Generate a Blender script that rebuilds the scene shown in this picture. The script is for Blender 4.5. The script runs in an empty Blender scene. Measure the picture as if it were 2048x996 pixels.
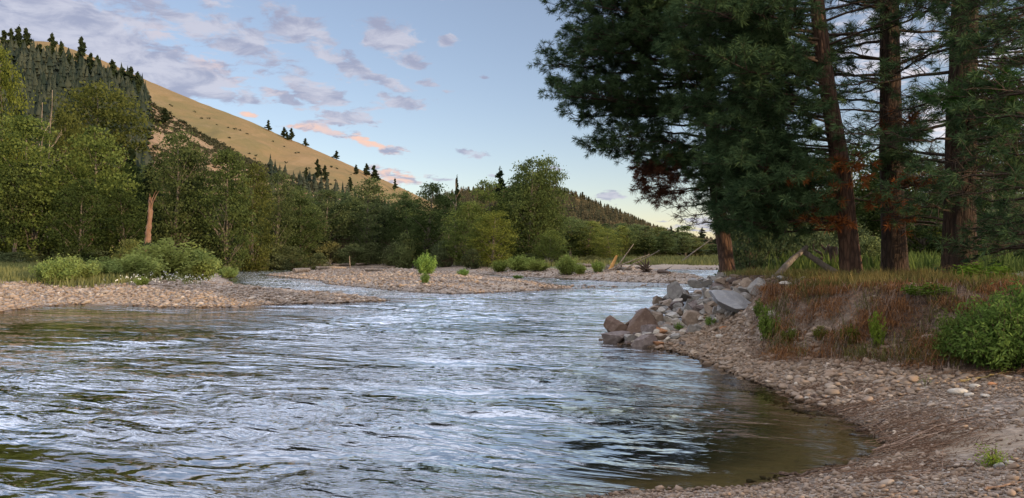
import bpy, math, random
import numpy as np
from mathutils import Vector

R = math.radians
scene = bpy.context.scene
COL = scene.collection
F = 1479.0; CX = 1024.0; HY = 505.0; CAMH = 2.3     # focal length in photo pixels, horizon row, eye height over the water

# ------------------------------------------------------------------ camera
cam = bpy.data.cameras.new('camera'); cam_o = bpy.data.objects.new('camera', cam); COL.objects.link(cam_o)
cam_o.location = (0, 0, CAMH); cam_o.rotation_euler = (R(90), 0, 0)
cam.sensor_width = 36; cam.lens = 36 * F / 2048; cam.shift_y = 7 / 2048
cam.clip_start = 0.1; cam.clip_end = 20000
scene.camera = cam_o
scene.view_settings.view_transform = 'Standard'; scene.view_settings.look = 'None'
scene.view_settings.gamma = 1.0; scene.view_settings.use_curve_mapping = False
scene.view_settings.exposure = EXPOSURE = 2.0

# ------------------------------------------------------------------ node maths helper
class E:
    """a socket or number one can do arithmetic with"""
    nt = None
    def __init__(s, v): s.v = v
    @staticmethod
    def op(kind, *args):
        n = E.nt.nodes.new('ShaderNodeMath'); n.operation = kind
        for i, a in enumerate(args):
            a = a.v if isinstance(a, E) else a
            if isinstance(a, (int, float)): n.inputs[i].default_value = float(a)
            else: E.nt.links.new(a, n.inputs[i])
        return E(n.outputs[0])
    def __add__(s, o): return E.op('ADD', s, o)
    __radd__ = __add__
    def __sub__(s, o): return E.op('SUBTRACT', s, o)
    def __rsub__(s, o): return E.op('SUBTRACT', o, s)
    def __mul__(s, o): return E.op('MULTIPLY', s, o)
    __rmul__ = __mul__
    def __truediv__(s, o): return E.op('DIVIDE', s, o)
    def __rtruediv__(s, o): return E.op('DIVIDE', o, s)

def clamp01(a):
    r = E.op('ADD', a, 0.0); r.v.node.use_clamp = True; return r

def smooth(a, lo, hi):
    n = E.nt.nodes.new('ShaderNodeMapRange'); n.interpolation_type = 'SMOOTHSTEP'
    E.nt.links.new(a.v, n.inputs[0]); n.inputs[1].default_value = lo; n.inputs[2].default_value = hi
    return E(n.outputs[0])

def combine(x, y, z):
    n = E.nt.nodes.new('ShaderNodeCombineXYZ')
    for i, a in enumerate((x, y, z)):
        a = a.v if isinstance(a, E) else a
        if isinstance(a, (int, float)): n.inputs[i].default_value = a
        else: E.nt.links.new(a, n.inputs[i])
    return n.outputs[0]

def noise(vec, scale, detail=4, rough=0.5, dist=0.0):
    n = E.nt.nodes.new('ShaderNodeTexNoise'); n.inputs['Scale'].default_value = scale
    n.inputs['Detail'].default_value = detail; n.inputs['Roughness'].default_value = rough
    n.inputs['Distortion'].default_value = dist
    if vec is not None: E.nt.links.new(vec, n.inputs['Vector'])
    return E(n.outputs[0])

def mixc(f, a, b):
    n = E.nt.nodes.new('ShaderNodeMix'); n.data_type = 'RGBA'
    f = f.v if isinstance(f, E) else f
    if isinstance(f, (int, float)): n.inputs[0].default_value = f
    else: E.nt.links.new(f, n.inputs[0])
    for k, c in ((6, a), (7, b)):
        if isinstance(c, tuple): n.inputs[k].default_value = (c[0], c[1], c[2], 1)
        else: E.nt.links.new(c, n.inputs[k])
    return n.outputs[2]

def ramp(f, stops):
    n = E.nt.nodes.new('ShaderNodeValToRGB'); cr = n.color_ramp
    while len(cr.elements) < len(stops): cr.elements.new(0.5)
    for e, (p, c) in zip(cr.elements, stops): e.position = p; e.color = (c[0], c[1], c[2], 1)
    E.nt.links.new(f.v, n.inputs[0]); return n.outputs[0]

# ------------------------------------------------------------------ sun and sky
SUN_AZ, SUN_EL = R(128), R(8)            # azimuth from +Y (view direction) towards +X
sun = bpy.data.lights.new('sun', 'SUN'); sun.energy = SUN_E = 1.2; sun.angle = R(0.6); sun.color = (1.0, 0.72, 0.42)
sun_o = bpy.data.objects.new('sun', sun); COL.objects.link(sun_o)
sd = Vector((math.sin(SUN_AZ) * math.cos(SUN_EL), math.cos(SUN_AZ) * math.cos(SUN_EL), math.sin(SUN_EL)))
sun_o.rotation_euler = (-sd).to_track_quat('-Z', 'Y').to_euler()

world = bpy.data.worlds.new('World'); scene.world = world; world.use_nodes = True
nt = world.node_tree; E.nt = nt
for n in list(nt.nodes): nt.nodes.remove(n)
out = nt.nodes.new('ShaderNodeOutputWorld'); bg = nt.nodes.new('ShaderNodeBackground')
nt.links.new(bg.outputs[0], out.inputs[0])
sky = nt.nodes.new('ShaderNodeTexSky'); sky.sky_type = 'NISHITA'; sky.sun_disc = False
sky.sun_elevation = SUN_EL; sky.sun_rotation = SUN_AZ
sky.air_density = 1.0; sky.dust_density = 0.6; sky.ozone_density = 1.2; sky.altitude = 1200
tc = nt.nodes.new('ShaderNodeTexCoord')
sp = nt.nodes.new('ShaderNodeSeparateXYZ'); nt.links.new(tc.outputs['Generated'], sp.inputs[0])
dx, dy, dz = E(sp.outputs[0]), E(sp.outputs[1]), E(sp.outputs[2])
az = E.op('ARCTAN2', dx, dy); el = E.op('ARCSINE', dz)
zc = E.op('MAXIMUM', dz, 0.0) + 0.16
P = combine(dx / zc, dy / zc, 0.0)
BL = [(120, 60, 330, 110, 8, 1.0), (430, 55, 240, 85, 14, .70), (380, 140, 130, 40, 18, .95), (330, 150, 190, 45, 12, .9), (90, 110, 300, 60, 5, .6), (545, 115, 150, 55, 38, .6), (630, 190, 85, 22, 10, .95),
      (775, 82, 75, 38, 15, .85), (640, 40, 130, 30, 15, .35), (735, 218, 75, 20, -12, .62), (845, 208, 60, 12, 8, .4), (650, 262, 75, 14, 12, .8),
      (750, 288, 75, 14, 15, .9), (460, 140, 120, 16, 22, .45), (900, 80, 26, 12, 5, .8), (945, 308, 30, 9, 5, .7), (790, 352, 70, 20, 12, .75),
      (875, 350, 60, 9, 0, .5), (985, 346, 22, 8, 0, .7), (1102, 337, 24, 7, 0, .7), (1232, 396, 45, 16, -5, .75), (492, 231, 28, 7, 3, .9),
      (600, 256, 50, 7, 3, .8), (745, 135, 40, 20, 20, .45), (830, 160, 70, 25, 15, .38), (700, 60, 60, 25, 20, .4), (860, 3, 60, 8, 0, .5), (965, 156, 20, 6, 0, .6),
      (1390, 452, 70, 26, 0, .7), (1780, 90, 200, 130, 0, .6), (1960, 210, 200, 120, 0, .7), (690, 322, 50, 8, 0, .3), (600, 60, 110, 40, 20, .78), (690, 130, 90, 30, 25, .76), (820, 120, 60, 30, 20, .74), (700, 235, 90, 22, 0, .84), (800, 205, 60, 14, 10, .78), (560, 200, 70, 20, 15, .78), (860, 175, 50, 10, 8, .7), (770, 165, 60, 12, 20, .72), (440, 60, 160, 50, 15, .7), (1128, 345, 18, 5, 0, .5)]
bias = None; warm = None
wq = noise(tc.outputs['Generated'], 11.0, 4, .6)       # breaks the outline of every cloud patch
wq2 = noise(combine(dy, dz, dx), 13.0, 4, .6)
aw = az + (wq - 0.5) * 0.07; ew = el + (wq2 - 0.5) * 0.045
for (px, py, rx, ry, ang, w) in BL:
    a0 = math.atan((px - CX) / F); e0 = math.atan((HY - py) / F * math.cos(a0)); k = math.cos(a0)
    ra, re = rx / F * k * k, ry / F * k
    c, s = math.cos(R(-ang)), math.sin(R(-ang))
    u = ((aw - a0) * c + (ew - e0) * s) / ra; v = ((ew - e0) * c - (aw - a0) * s) / re
    g = E.op('EXPONENT', (u * u + v * v) * -0.9) * w
    bias = g if bias is None else E.op('MAXIMUM', bias, g)
    if (px, py) in ((460, 140), (750, 288), (790, 352), (492, 231), (600, 256), (1960, 210)):
        warm = g if warm is None else warm + g
high = smooth(el, 0.31, 0.46) * 1.05
bias = E.op('MAXIMUM', bias, high)
nz = noise(P, 4.6, 9, 0.6, .3)
fine = noise(P, 11.0, 8, 0.66, .5)
dens = nz * 0.55 + fine * 0.75 + bias * 0.56 - 0.50
alpha = smooth(dens, 0.37, 0.53) 
body = smooth(dens, 0.42, 0.8)
rel = noise(P, 7.0, 8, .62, .5)
CK = 1.0; FILL_CLOUD = 7.0
ccol = mixc(smooth(rel, .35, .62), (0.345 * CK, .365 * CK, .50 * CK), (.60 * CK, .60 * CK, .70 * CK))
ccol = mixc(clamp01(warm * 1.15 * smooth(rel, .36, .56)), ccol, (1.0 * CK, .62 * CK, .46 * CK))
sunny = smooth(dx, .25, .62)
ccol = mixc(sunny * .8, ccol, (1.15, 1.12, 1.18))
ccol = mixc(smooth(el, .33, .50), ccol, (2.15, 2.35, 2.9))     # bright cloud added above the frame to brighten the river's reflection
SKY_S = 1.0
vc = nt.nodes.new('ShaderNodeVectorMath'); vc.operation = 'SCALE'; vc.inputs['Scale'].default_value = CLOUDK = 5.2
nt.links.new(ccol, vc.inputs[0])
tint = nt.nodes.new('ShaderNodeVectorMath'); tint.operation = 'MULTIPLY'; tint.inputs[1].default_value = (1.07, .97, 1.03)
nt.links.new(sky.outputs[0], tint.inputs[0])
fin = mixc(.16, tint.outputs[0], (2.9, 2.9, 3.3))          # thin high haze veil
fin = mixc(alpha * 0.86, fin, vc.outputs[0])
# unseen bright cloud, added overhead and behind the viewer to light the foreground
fill_cloud = smooth(dz * .75 - dy * .75 + (nz - .5) * .5, .18, .70)
fin = mixc(fill_cloud * .9, fin, (FILL_CLOUD * 1.0, FILL_CLOUD * .93, FILL_CLOUD * .86))
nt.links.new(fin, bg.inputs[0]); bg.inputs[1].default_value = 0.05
world.cycles.sampling_method = 'MANUAL'; world.cycles.sample_map_resolution = 512
scene.cycles.transparent_max_bounces = 12; scene.cycles.max_bounces = 6; scene.cycles.diffuse_bounces = 3
scene.cycles.glossy_bounces = 3; scene.cycles.transmission_bounces = 4; scene.cycles.caustics_reflective = False

# ------------------------------------------------------------------ mesh + tagging helpers
def tag(o, label=None, cat=None, group=None, kind=None):
    if label: o['label'] = label
    if cat: o['category'] = cat
    if group: o['group'] = group
    if kind: o['kind'] = kind
    return o

class G:
    """collects vertices and faces (any size) with one float per vertex, built as one mesh"""
    def __init__(s): s.v = []; s.f = []; s.a = []; s.n = 0
    def add(s, v, f, a=0.5):
        v = np.asarray(v, dtype=np.float32).reshape(-1, 3); f = np.asarray(f, dtype=np.int32)
        s.v.append(v); s.f.append(f + s.n); s.n += len(v)
        s.a.append(np.broadcast_to(np.asarray(a, dtype=np.float32), (len(v),)))
    def mesh(s, name, mat, smooth=False):
        me = bpy.data.meshes.new(name)
        v = np.concatenate(s.v); loops = np.concatenate([f.ravel() for f in s.f])
        tot = np.concatenate([np.full(len(f), f.shape[1], dtype=np.int32) for f in s.f])
        st = np.concatenate([[0], np.cumsum(tot)[:-1]]).astype(np.int32)
        me.vertices.add(len(v)); me.vertices.foreach_set('co', v.ravel())
        me.loops.add(len(loops)); me.loops.foreach_set('vertex_index', loops)
        me.polygons.add(len(tot)); me.polygons.foreach_set('loop_start', st); me.polygons.foreach_set('loop_total', tot)
        if smooth: me.polygons.foreach_set('use_smooth', np.ones(len(tot), dtype=bool))
        at = me.attributes.new('rnd', 'FLOAT', 'POINT'); at.data.foreach_set('value', np.concatenate(s.a))
        me.update(calc_edges=True); me.materials.append(mat)
        return me
    def build(s, name, mat, parent=None, smooth=False):
        o = bpy.data.objects.new(name, s.mesh(name, mat, smooth)); COL.objects.link(o)
        if parent: o.parent = parent
        return o

def thing(name, label, cat, loc=(0, 0, 0), rotz=0, group=None):
    o = bpy.data.objects.new(name, None); COL.objects.link(o); o.empty_display_size = .2
    o.location = loc; o.rotation_euler = (0, 0, rotz)
    return tag(o, label, cat, group)

def copy_tree(root, loc, rotz, scale, label, group, color=None):
    r = root.copy(); COL.objects.link(r); r.location = loc; r.rotation_euler = (0, 0, rotz); r.scale = scale
    tag(r, label, None, group)
    for ch in list(root.children):
        c = ch.copy(); COL.objects.link(c); c.parent = r
        if color: c.color = color
        for g in ch.children:
            d = g.copy(); COL.objects.link(d); d.parent = c
            if color: d.color = color
    if color: r.color = color
    return r

def nrm(v): return v / np.maximum(np.linalg.norm(v, axis=-1, keepdims=True), 1e-9)

def tube(g, pts, rad, sides=6, a=.5, cap=True, rough=0.0, rng=None):
    pts = np.asarray(pts, float); n = len(pts); rad = np.broadcast_to(np.asarray(rad, float), (n,))
    t = nrm(np.gradient(pts, axis=0))
    ref = np.array([0, 0, 1.0]) if abs(t[:, 2]).mean() < .8 else np.array([1.0, 0, 0])
    u = nrm(np.cross(t, ref)); w = np.cross(t, u)
    th = np.arange(sides) / sides * 2 * np.pi
    rr = rad[:, None] * np.ones((1, sides))
    if rough and rng is not None: rr = rr * (1 + rough * rng.standard_normal((n, sides)))
    v = pts[:, None, :] + rr[..., None] * (np.cos(th)[None, :, None] * u[:, None, :] + np.sin(th)[None, :, None] * w[:, None, :])
    i = np.arange(n - 1)[:, None] * sides; j = np.arange(sides)[None, :]; k = (j + 1) % sides
    f = np.stack([i + j, i + k, i + sides + k, i + sides + j], -1).reshape(-1, 4)
    g.add(v.reshape(-1, 3), f, a)
    if cap:
        g.add(v[0], np.arange(sides)[::-1][None], a); g.add(v[-1], np.arange(sides)[None], a)

# ------------------------------------------------------------------ noise in numpy
def _h(ix, iy, seed):
    n = (ix.astype(np.int64) * 374761393 + iy.astype(np.int64) * 668265263 + seed * 974634777) & 0xffffffff
    n = ((n ^ (n >> 13)) * 1274126177) & 0xffffffff
    return ((n ^ (n >> 16)) & 0xffff) / 65535.0
def gnoise(x, y, seed=0):
    ix, iy = np.floor(x), np.floor(y); fx, fy = x - ix, y - iy
    def gr(a, b):
        th = _h(ix + a, iy + b, seed) * 2 * np.pi
        return np.cos(th) * (fx - a) + np.sin(th) * (fy - b)
    u = fx**3 * (fx * (fx * 6 - 15) + 10); v = fy**3 * (fy * (fy * 6 - 15) + 10)
    return ((gr(0, 0) * (1 - u) + gr(1, 0) * u) * (1 - v) + (gr(0, 1) * (1 - u) + gr(1, 1) * u) * v) * 1.5
def fbm(x, y, seed=0, oct=4, gain=.5):
    s = 0; a = 1; f = 1
    for o in range(oct): s = s + a * gnoise(x * f, y * f, seed + o * 17); a *= gain; f *= 2.03
    return s
def sstep(x, a, b):
    t = np.clip((x - a) / (b - a), 0, 1); return t * t * (3 - 2 * t)

# ------------------------------------------------------------------ the land: shorelines in metres on the water plane
def un(px, py, z=0.0):
    d = (CAMH - z) * F / (py - HY); return ((px - CX) / F * d, d)
def poly(px): return [un(a, b) for a, b in px]
BAR = poly([(0, 624), (60, 616), (150, 609), (185, 612), (230, 611), (299, 614.5), (400, 615), (492, 613.8), (590, 609), (700, 605), (785, 601.5), (700, 591),
            (562, 581), (471, 572), (452, 557), (441, 545), (432, 540)]) + [(-45, 110), (-200, 110), (-200, -30), (-60, 8), (-35, 22), (-26, 26)]
ISLE = poly([(527, 550), (643, 562), (657, 569), (700, 572), (823, 584), (899, 588), (1011, 584), (1088, 581), (1145, 575), (1060, 563), (1010, 556.5), (930, 550.5), (860, 546), (760, 542.5), (640, 543)])
FARB = [(-200, 108)] + poly([(300, 538), (440, 538.5), (550, 538), (722, 536), (830, 536), (870, 540.5), (930, 545.5), (963, 547.5), (1011, 552), (1132, 557), (1232, 563), (1373, 568),
            (1415, 560), (1395, 553), (1309, 546), (1285, 541), (1310, 538.7), (1380, 539.2), (1449, 539.5)]) + [(60, 118), (120, 150), (400, 320), (5000, 2500), (5000, 6000), (-5000, 6000), (-5000, 108)]
RIGHT = [(-60, -20), (-20, -4), (-4, 5.0), (-.6, 6.5), (.82, 6.95)] + poly([(1248, 982), (1367, 979), (1487, 974), (1550, 962), (1606, 948), (1681, 933), (1745, 912), (1768, 888), (1737, 862),
            (1705, 846), (1665, 823), (1606, 803), (1566, 785), (1526, 771), (1471, 751), (1419, 727), (1343, 703), (1288, 695), (1212, 682)]) + \
        [(2.7, 19.6), (3.3, 21.0), (4.6, 23), (6.5, 26.5), (9, 32), (13, 42), (20, 66), (27, 85), (45, 100), (80, 115), (400, 280), (5000, 2300), (5000, -500), (-60, -500)]
TERR = [(60, 7.0), (14, 10.8), (9.3, 12.0), (7.6, 12.9), (6.3, 14.6), (5.9, 16.8), (6.1, 19), (5.6, 21.5), (6.3, 25), (8.6, 29), (12, 37), (22, 63), (33, 85), (50, 94), (90, 108), (400, 270), (5000, 2200), (5000, -400)]

def sdist(x, y, pl):
    x = np.asarray(x, float); y = np.asarray(y, float)
    d = np.full(x.shape, 1e18); ins = np.zeros(x.shape, bool); n = len(pl)
    for i in range(n):
        ax, ay = pl[i]; bx, by = pl[(i + 1) % n]
        ex, ey = bx - ax, by - ay
        t = np.clip(((x - ax) * ex + (y - ay) * ey) / (ex * ex + ey * ey), 0, 1)
        d = np.minimum(d, (x - ax - ex * t)**2 + (y - ay - ey * t)**2)
        if ay != by: ins ^= ((ay > y) != (by > y)) & (x < (bx - ax) * (y - ay) / (by - ay) + ax)
    d = np.sqrt(d); return np.where(ins, d, -d)

def land(x, y, full=False):
    x = np.asarray(x, float); y = np.asarray(y, float)
    jit = fbm(x * .35, y * .35, 3, 3) * .25 * sstep(y, 8, 30) + fbm(x * 1.7, y * 1.7, 9, 2) * .05
    a = sdist(x, y, BAR) + jit; b = sdist(x, y, ISLE) + jit; c = sdist(x, y, FARB) + jit; r = sdist(x, y, RIGHT) + jit * .6
    t = sdist(x, y, TERR) + fbm(x * .6, y * .6, 5, 3) * .35
    P_ = lambda q: np.maximum(q, 0)
    za = 1.05 * (1 - np.exp(-P_(a) / 7.5)) + .10 * fbm(x * .25, y * .25, 21, 3) * sstep(a, .5, 4)
    zb = .50 * (1 - np.exp(-P_(b) / 3.2)) + .14 * sstep(b, 0, .35) * sstep(x, -16, -12) * (1 - sstep(x, -4, -1.5)) + .06 * fbm(x * .3, y * .3, 25, 3) * sstep(b, .5, 3)
    zb -= .42 * sstep(x, 0.5, 4.2) * sstep(b, 0, 1)
    zc = .45 * (1 - np.exp(-P_(c) / 3.0)) + .6 * sstep(c, 6, 30) + .12 * sstep(c, 0, .4) + .1 * fbm(x * .2, y * .2, 29, 3) * sstep(c, .5, 4)
    zr = .78 * (1 - np.exp(-P_(r) / 3.4)) + .03 * fbm(x * .8, y * .8, 33, 3) * sstep(r, .2, 1.5)
    ts = sstep(t, -1.0, 1.0); ts = ts * sstep(r, .2, 2.0)
    top = 1.62 + .10 * fbm(x * .4, y * .4, 37, 3)
    zr = zr + (top - zr) * ts + .10 * fbm(x * 1.6, y * 1.6, 41, 3) * ts * (1 - ts) * 4
    zl = np.where(a > 0, za, 0); zl = np.where(b > 0, np.maximum(zl, zb), zl)
    zl = np.where(c > 0, np.maximum(zl, zc), zl); zl = np.where(r > 0, np.maximum(zl, zr), zl)
    m = np.maximum(np.maximum(a, b), np.maximum(c, r))
    cove = sstep(r, -4.0, -.2) * (1 - sstep(y, 13, 17))
    dep = np.where(m < 0, -m, 0)
    bed = -(.03 + (1.2 - .0 * cove) * (1 - np.exp(-dep / 5.0)))
    # a shallow riffle between the island's tip and the far bar
    bed = bed + (-.05 - bed) * .93 * np.exp(-((y - 48.5 - .25 * x) / 3.4)**4) * sstep(x, 1, 4) * (1 - sstep(x, 9, 16))
    z = np.where(m > 0, np.maximum(zl, .012), bed)
    if full: return z, dict(a=a, b=b, c=c, r=r, t=t, ts=ts, m=m)
    return z

def hit(px, py, z0=None):
    """where the ray through a photo pixel meets land or water"""
    ys = np.geomspace(4.0, 500, 2600); xs = (px - CX) / F * ys
    h = np.maximum(land(xs, ys), 0.0); ray = CAMH - (py - HY) / F * ys
    k = np.argmax(h >= ray) if (h >= ray).any() else len(ys) - 1
    return float(xs[k]), float(ys[k]), float(h[k])

def at(px, d):
    x = (px - CX) / F * d; return x, d, float(land(np.array([x]), np.array([float(d)]))[0])

# ------------------------------------------------------------------ materials
def newmat(name):
    m = bpy.data.materials.new(name); m.use_nodes = True; t = m.node_tree
    for n in list(t.nodes): t.nodes.remove(n)
    E.nt = t; o = t.nodes.new('ShaderNodeOutputMaterial')
    b = t.nodes.new('ShaderNodeBsdfPrincipled'); t.links.new(b.outputs[0], o.inputs[0])
    b.inputs['Roughness'].default_value = .85; b.inputs['Specular IOR Level'].default_value = .25
    return m, t, b, o
def pos():
    n = E.nt.nodes.new('ShaderNodeNewGeometry'); return n.outputs['Position']
def objco():
    n = E.nt.nodes.new('ShaderNodeTexCoord'); return n.outputs['Object']
def attr(name):
    n = E.nt.nodes.new('ShaderNodeAttribute'); n.attribute_name = name; return E(n.outputs['Fac'])
def bump(h, strength, dist, b):
    n = E.nt.nodes.new('ShaderNodeBump'); n.inputs['Strength'].default_value = strength; n.inputs['Distance'].default_value = dist
    E.nt.links.new(h.v, n.inputs['Height']); E.nt.links.new(n.outputs[0], b.inputs['Normal']); return n
def setc(b, c):
    if isinstance(c, tuple): b.inputs['Base Color'].default_value = (*c, 1)
    else: E.nt.links.new(c, b.inputs['Base Color'])
def voro(vec, scale, feat='F1', rand=1.0):
    n = E.nt.nodes.new('ShaderNodeTexVoronoi'); n.feature = feat; n.inputs['Scale'].default_value = scale
    n.inputs['Randomness'].default_value = rand
    if vec is not None: E.nt.links.new(vec, n.inputs['Vector'])
    return n

def leaf_mat(name, ca, cb, trans=.35, use_obj=True):
    """two leaf colours varied from clump to clump, tinted per tree, light passing through"""
    m, t, b, o = newmat(name); t.nodes.remove(b)
    r = attr('rnd'); c = mixc(r, ca, cb)
    if use_obj:
        oi = t.nodes.new('ShaderNodeObjectInfo'); n = t.nodes.new('ShaderNodeMix'); n.data_type = 'RGBA'; n.blend_type = 'MULTIPLY'
        n.inputs[0].default_value = 1; t.links.new(c, n.inputs[6]); t.links.new(oi.outputs['Color'], n.inputs[7]); c = n.outputs[2]
    d = t.nodes.new('ShaderNodeBsdfDiffuse'); tr = t.nodes.new('ShaderNodeBsdfTranslucent'); mx = t.nodes.new('ShaderNodeMixShader')
    t.links.new(c, d.inputs[0]); t.links.new(c, tr.inputs[0]); mx.inputs[0].default_value = trans
    t.links.new(d.outputs[0], mx.inputs[1]); t.links.new(tr.outputs[0], mx.inputs[2]); t.links.new(mx.outputs[0], o.inputs[0])
    return m

def bark_mat(name, ca, cb, scale=6.0, crack=(.02, .016, .013), bs=.6, bd=.03):
    m, t, b, o = newmat(name); v = objco()
    sp_ = t.nodes.new('ShaderNodeSeparateXYZ'); t.links.new(v, sp_.inputs[0])
    w = combine(E(sp_.outputs[0]) * 1.0, E(sp_.outputs[1]) * 1.0, E(sp_.outputs[2]) * .22)
    n1 = noise(w, scale, 6, .6, .6); vo = voro(w, scale * 1.3, 'DISTANCE_TO_EDGE')
    cr = smooth(E(vo.outputs[0]), .0, .22)
    n2 = noise(combine(E(sp_.outputs[0]), E(sp_.outputs[1]), E(sp_.outputs[2]) * .12), scale * 3.2, 5, .65, .3)
    c = mixc(smooth(n1, .35, .65), ca, cb); c = mixc(smooth(n2, .52, .70) * .8, c, crack); c = mixc(cr * .55 + .45, crack, c); setc(b, c)
    bump(cr * .5 + n1 * .5 - n2 * .8, bs, bd, b); b.inputs['Roughness'].default_value = .95
    return m

# ground: pebbles, sand, soil, grass decided by where one stands
m_ground, t, b, o = newmat('ground'); p = pos()
spz = t.nodes.new('ShaderNodeSeparateXYZ'); t.links.new(p, spz.inputs[0])
px_, py_, pz_ = (E(spz.outputs[i]) for i in range(3))
v1 = voro(p, 9.0); v2 = voro(p, 24.0); big = noise(p, .5, 4, .55); mid = noise(p, 3.0, 5, .6)
hs = t.nodes.new('ShaderNodeSeparateColor'); t.links.new(v1.outputs['Color'], hs.inputs[0])
hs2 = t.nodes.new('ShaderNodeSeparateColor'); t.links.new(v2.outputs['Color'], hs2.inputs[0])
PEB = [(0, (.17, .13, .11)), (.2, (.30, .24, .19)), (.42, (.40, .31, .245)), (.62, (.34, .29, .25)), (.8, (.48, .37, .30)), (.92, (.55, .49, .43)), (1, (.24, .17, .14))]
peb = mixc(smooth(big, .4, .6) * .5 + .2, ramp(E(hs.outputs[0]), PEB), ramp(E(hs2.outputs[0]), PEB))
edge = 1 - smooth(E(v1.outputs['Distance']), .25, .62) * .55
mg = t.nodes.new('ShaderNodeMix'); mg.data_type = 'RGBA'; mg.blend_type = 'MULTIPLY'; mg.inputs[0].default_value = 1
t.links.new(peb, mg.inputs[6]); cmb = combine(edge, edge, edge); t.links.new(cmb, mg.inputs[7]); peb = mg.outputs[2]
sand = mixc(noise(p, 14.0, 6, .7), (.17, .13, .095), (.38, .30, .225))
soil = mixc(smooth(noise(p, 9.0, 6, .7), .35, .65), (.035, .022, .016), (.15, .095, .065))
grass = mixc(smooth(mid, .3, .7), (.06, .075, .025), (.14, .14, .055))
silt = mixc(mid, (.20, .155, .075), (.29, .22, .115))
deep = mixc(mid, (.012, .014, .012), (.025, .028, .022))
c = mixc(attr('sand'), peb, sand)
c = mixc(attr('soil'), c, soil); c = mixc(attr('grass'), c, grass)
wet = (1 - smooth(pz_ + (mid - .5) * .05, .015, .075))
mw = t.nodes.new('ShaderNodeMix'); mw.data_type = 'RGBA'; mw.blend_type = 'MULTIPLY'; t.links.new((wet * .9).v, mw.inputs[0])
t.links.new(c, mw.inputs[6]); mw.inputs[7].default_value = (.36, .31, .27, 1); c = mw.outputs[2]
bedc = mixc(attr('cove'), deep, silt)
c = mixc(smooth(pz_ * -1, .0, .10), c, bedc)
setc(b, c); b.inputs['Roughness'].default_value = .8
hh = (1 - smooth(E(v1.outputs['Distance']), .0, .6)) * .05 * (1 - attr('sand') * .85) * (1 - attr('soil') * .6) + mid * .05 + noise(p, 22.0, 5, .7) * .03 + (1 - E(v2.outputs['Distance'])) * .012
bump(hh, .9, 1.0, b)

# water: Fresnel mirror over a clear tinted body
m_water, t, b, o = newmat('river_water'); t.nodes.remove(b); p = pos()
sx = t.nodes.new('ShaderNodeSeparateXYZ'); t.links.new(p, sx.inputs[0]); X, Y = E(sx.outputs[0]), E(sx.outputs[1])
FA = R(20); fx_ = X * math.cos(FA) - Y * math.sin(FA); fy_ = X * math.sin(FA) + Y * math.cos(FA)
w1 = combine(fx_ * .55, fy_ * 1.5, 0.0)
calm = attr('calm')
n1 = noise(w1, 1.6, 3, .5, .8); n2 = noise(w1, 5.5, 3, .55, .5); n3 = noise(w1, 15.0, 2, .5)
patch = smooth(noise(w1, .22, 4, .55, .8), .40, .62)
hgt = (n1 * .13 * (patch * .6 + .5) + n2 * .034 * (patch * 1.0 + .12) + n3 * .006 * (patch * 1.0 + .1)) * (1 - calm * .82)
bn = t.nodes.new('ShaderNodeBump'); bn.inputs['Strength'].default_value = 1; bn.inputs['Distance'].default_value = 1
t.links.new(hgt.v, bn.inputs['Height'])
fr = t.nodes.new('ShaderNodeFresnel'); fr.inputs['IOR'].default_value = 1.35; t.links.new(bn.outputs[0], fr.inputs['Normal'])
gl = t.nodes.new('ShaderNodeBsdfGlossy'); gl.inputs['Roughness'].default_value = .04; t.links.new(bn.outputs[0], gl.inputs['Normal'])
trn = t.nodes.new('ShaderNodeBsdfTransparent'); trn.inputs[0].default_value = (.72, .72, .62, 1)
mx = t.nodes.new('ShaderNodeMixShader'); frk = clamp01((E(fr.outputs[0]) - (1 - calm) * .060) * (6.6 - calm * 5.1)); t.links.new(frk.v, mx.inputs[0]); t.links.new(trn.outputs[0], mx.inputs[1]); t.links.new(gl.outputs[0], mx.inputs[2])
foam = t.nodes.new('ShaderNodeBsdfDiffuse'); foam.inputs[0].default_value = (.75, .78, .8, 1)
fm = attr('foam') * smooth(noise(w1, 7.0, 4, .6), .50, .62)
mx2 = t.nodes.new('ShaderNodeMixShader'); t.links.new(fm.v, mx2.inputs[0]); t.links.new(mx.outputs[0], mx2.inputs[1]); t.links.new(foam.outputs[0], mx2.inputs[2])
t.links.new(mx2.outputs[0], o.inputs[0])

# dry grass hill, wooded ridge
def hill_mat(name, dry=True):
    m, t, b, o = newmat(name); p = pos(); sh = t.nodes.new('ShaderNodeSeparateXYZ'); t.links.new(p, sh.inputs[0]); px_h, py_h = E(sh.outputs[0]), E(sh.outputs[1])
    big = noise(p, .006, 5, .55); md = noise(p, .03, 5, .6, .4); fn = noise(p, .35, 4, .6)
    if dry:
        c = mixc(smooth(big * .6 + md * .4, .40, .60), (.200, .140, .074), (.140, .120, .058))
        c = mixc(smooth(fn, .5, .75) * .4, c, (.12, .095, .045)); c = mixc(smooth(noise(combine(px_h * 1.0, py_h * .35, 0.0), .035, 5, .6, .6), .52, .66) * .45, c, (.27, .185, .11))
        rk = attr('rock'); c = mixc(rk * smooth(noise(p, .12, 5, .65), .30, .50), c, (.27, .185, .125)); c = mixc(rk * smooth(noise(p, .3, 5, .7), .50, .62) * .8, c, (.11, .095, .055))
        sg = rk * .75 + .06
        c = mixc(clamp01(smooth(noise(p, .22, 3, .6), .56, .64) * sg), c, (.075, .08, .04))
    else:
        c = mixc(smooth(md, .4, .6), (.04, .042, .022), (.11, .08, .042))
    setc(b, c); b.inputs['Roughness'].default_value = 1; b.inputs['Specular IOR Level'].default_value = 0
    bump(fn + md * 2, .4, .8, b)
    return m
m_dryhill = hill_mat('dry_grass_slope'); m_woodhill = hill_mat('wooded_slope', False)

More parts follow.
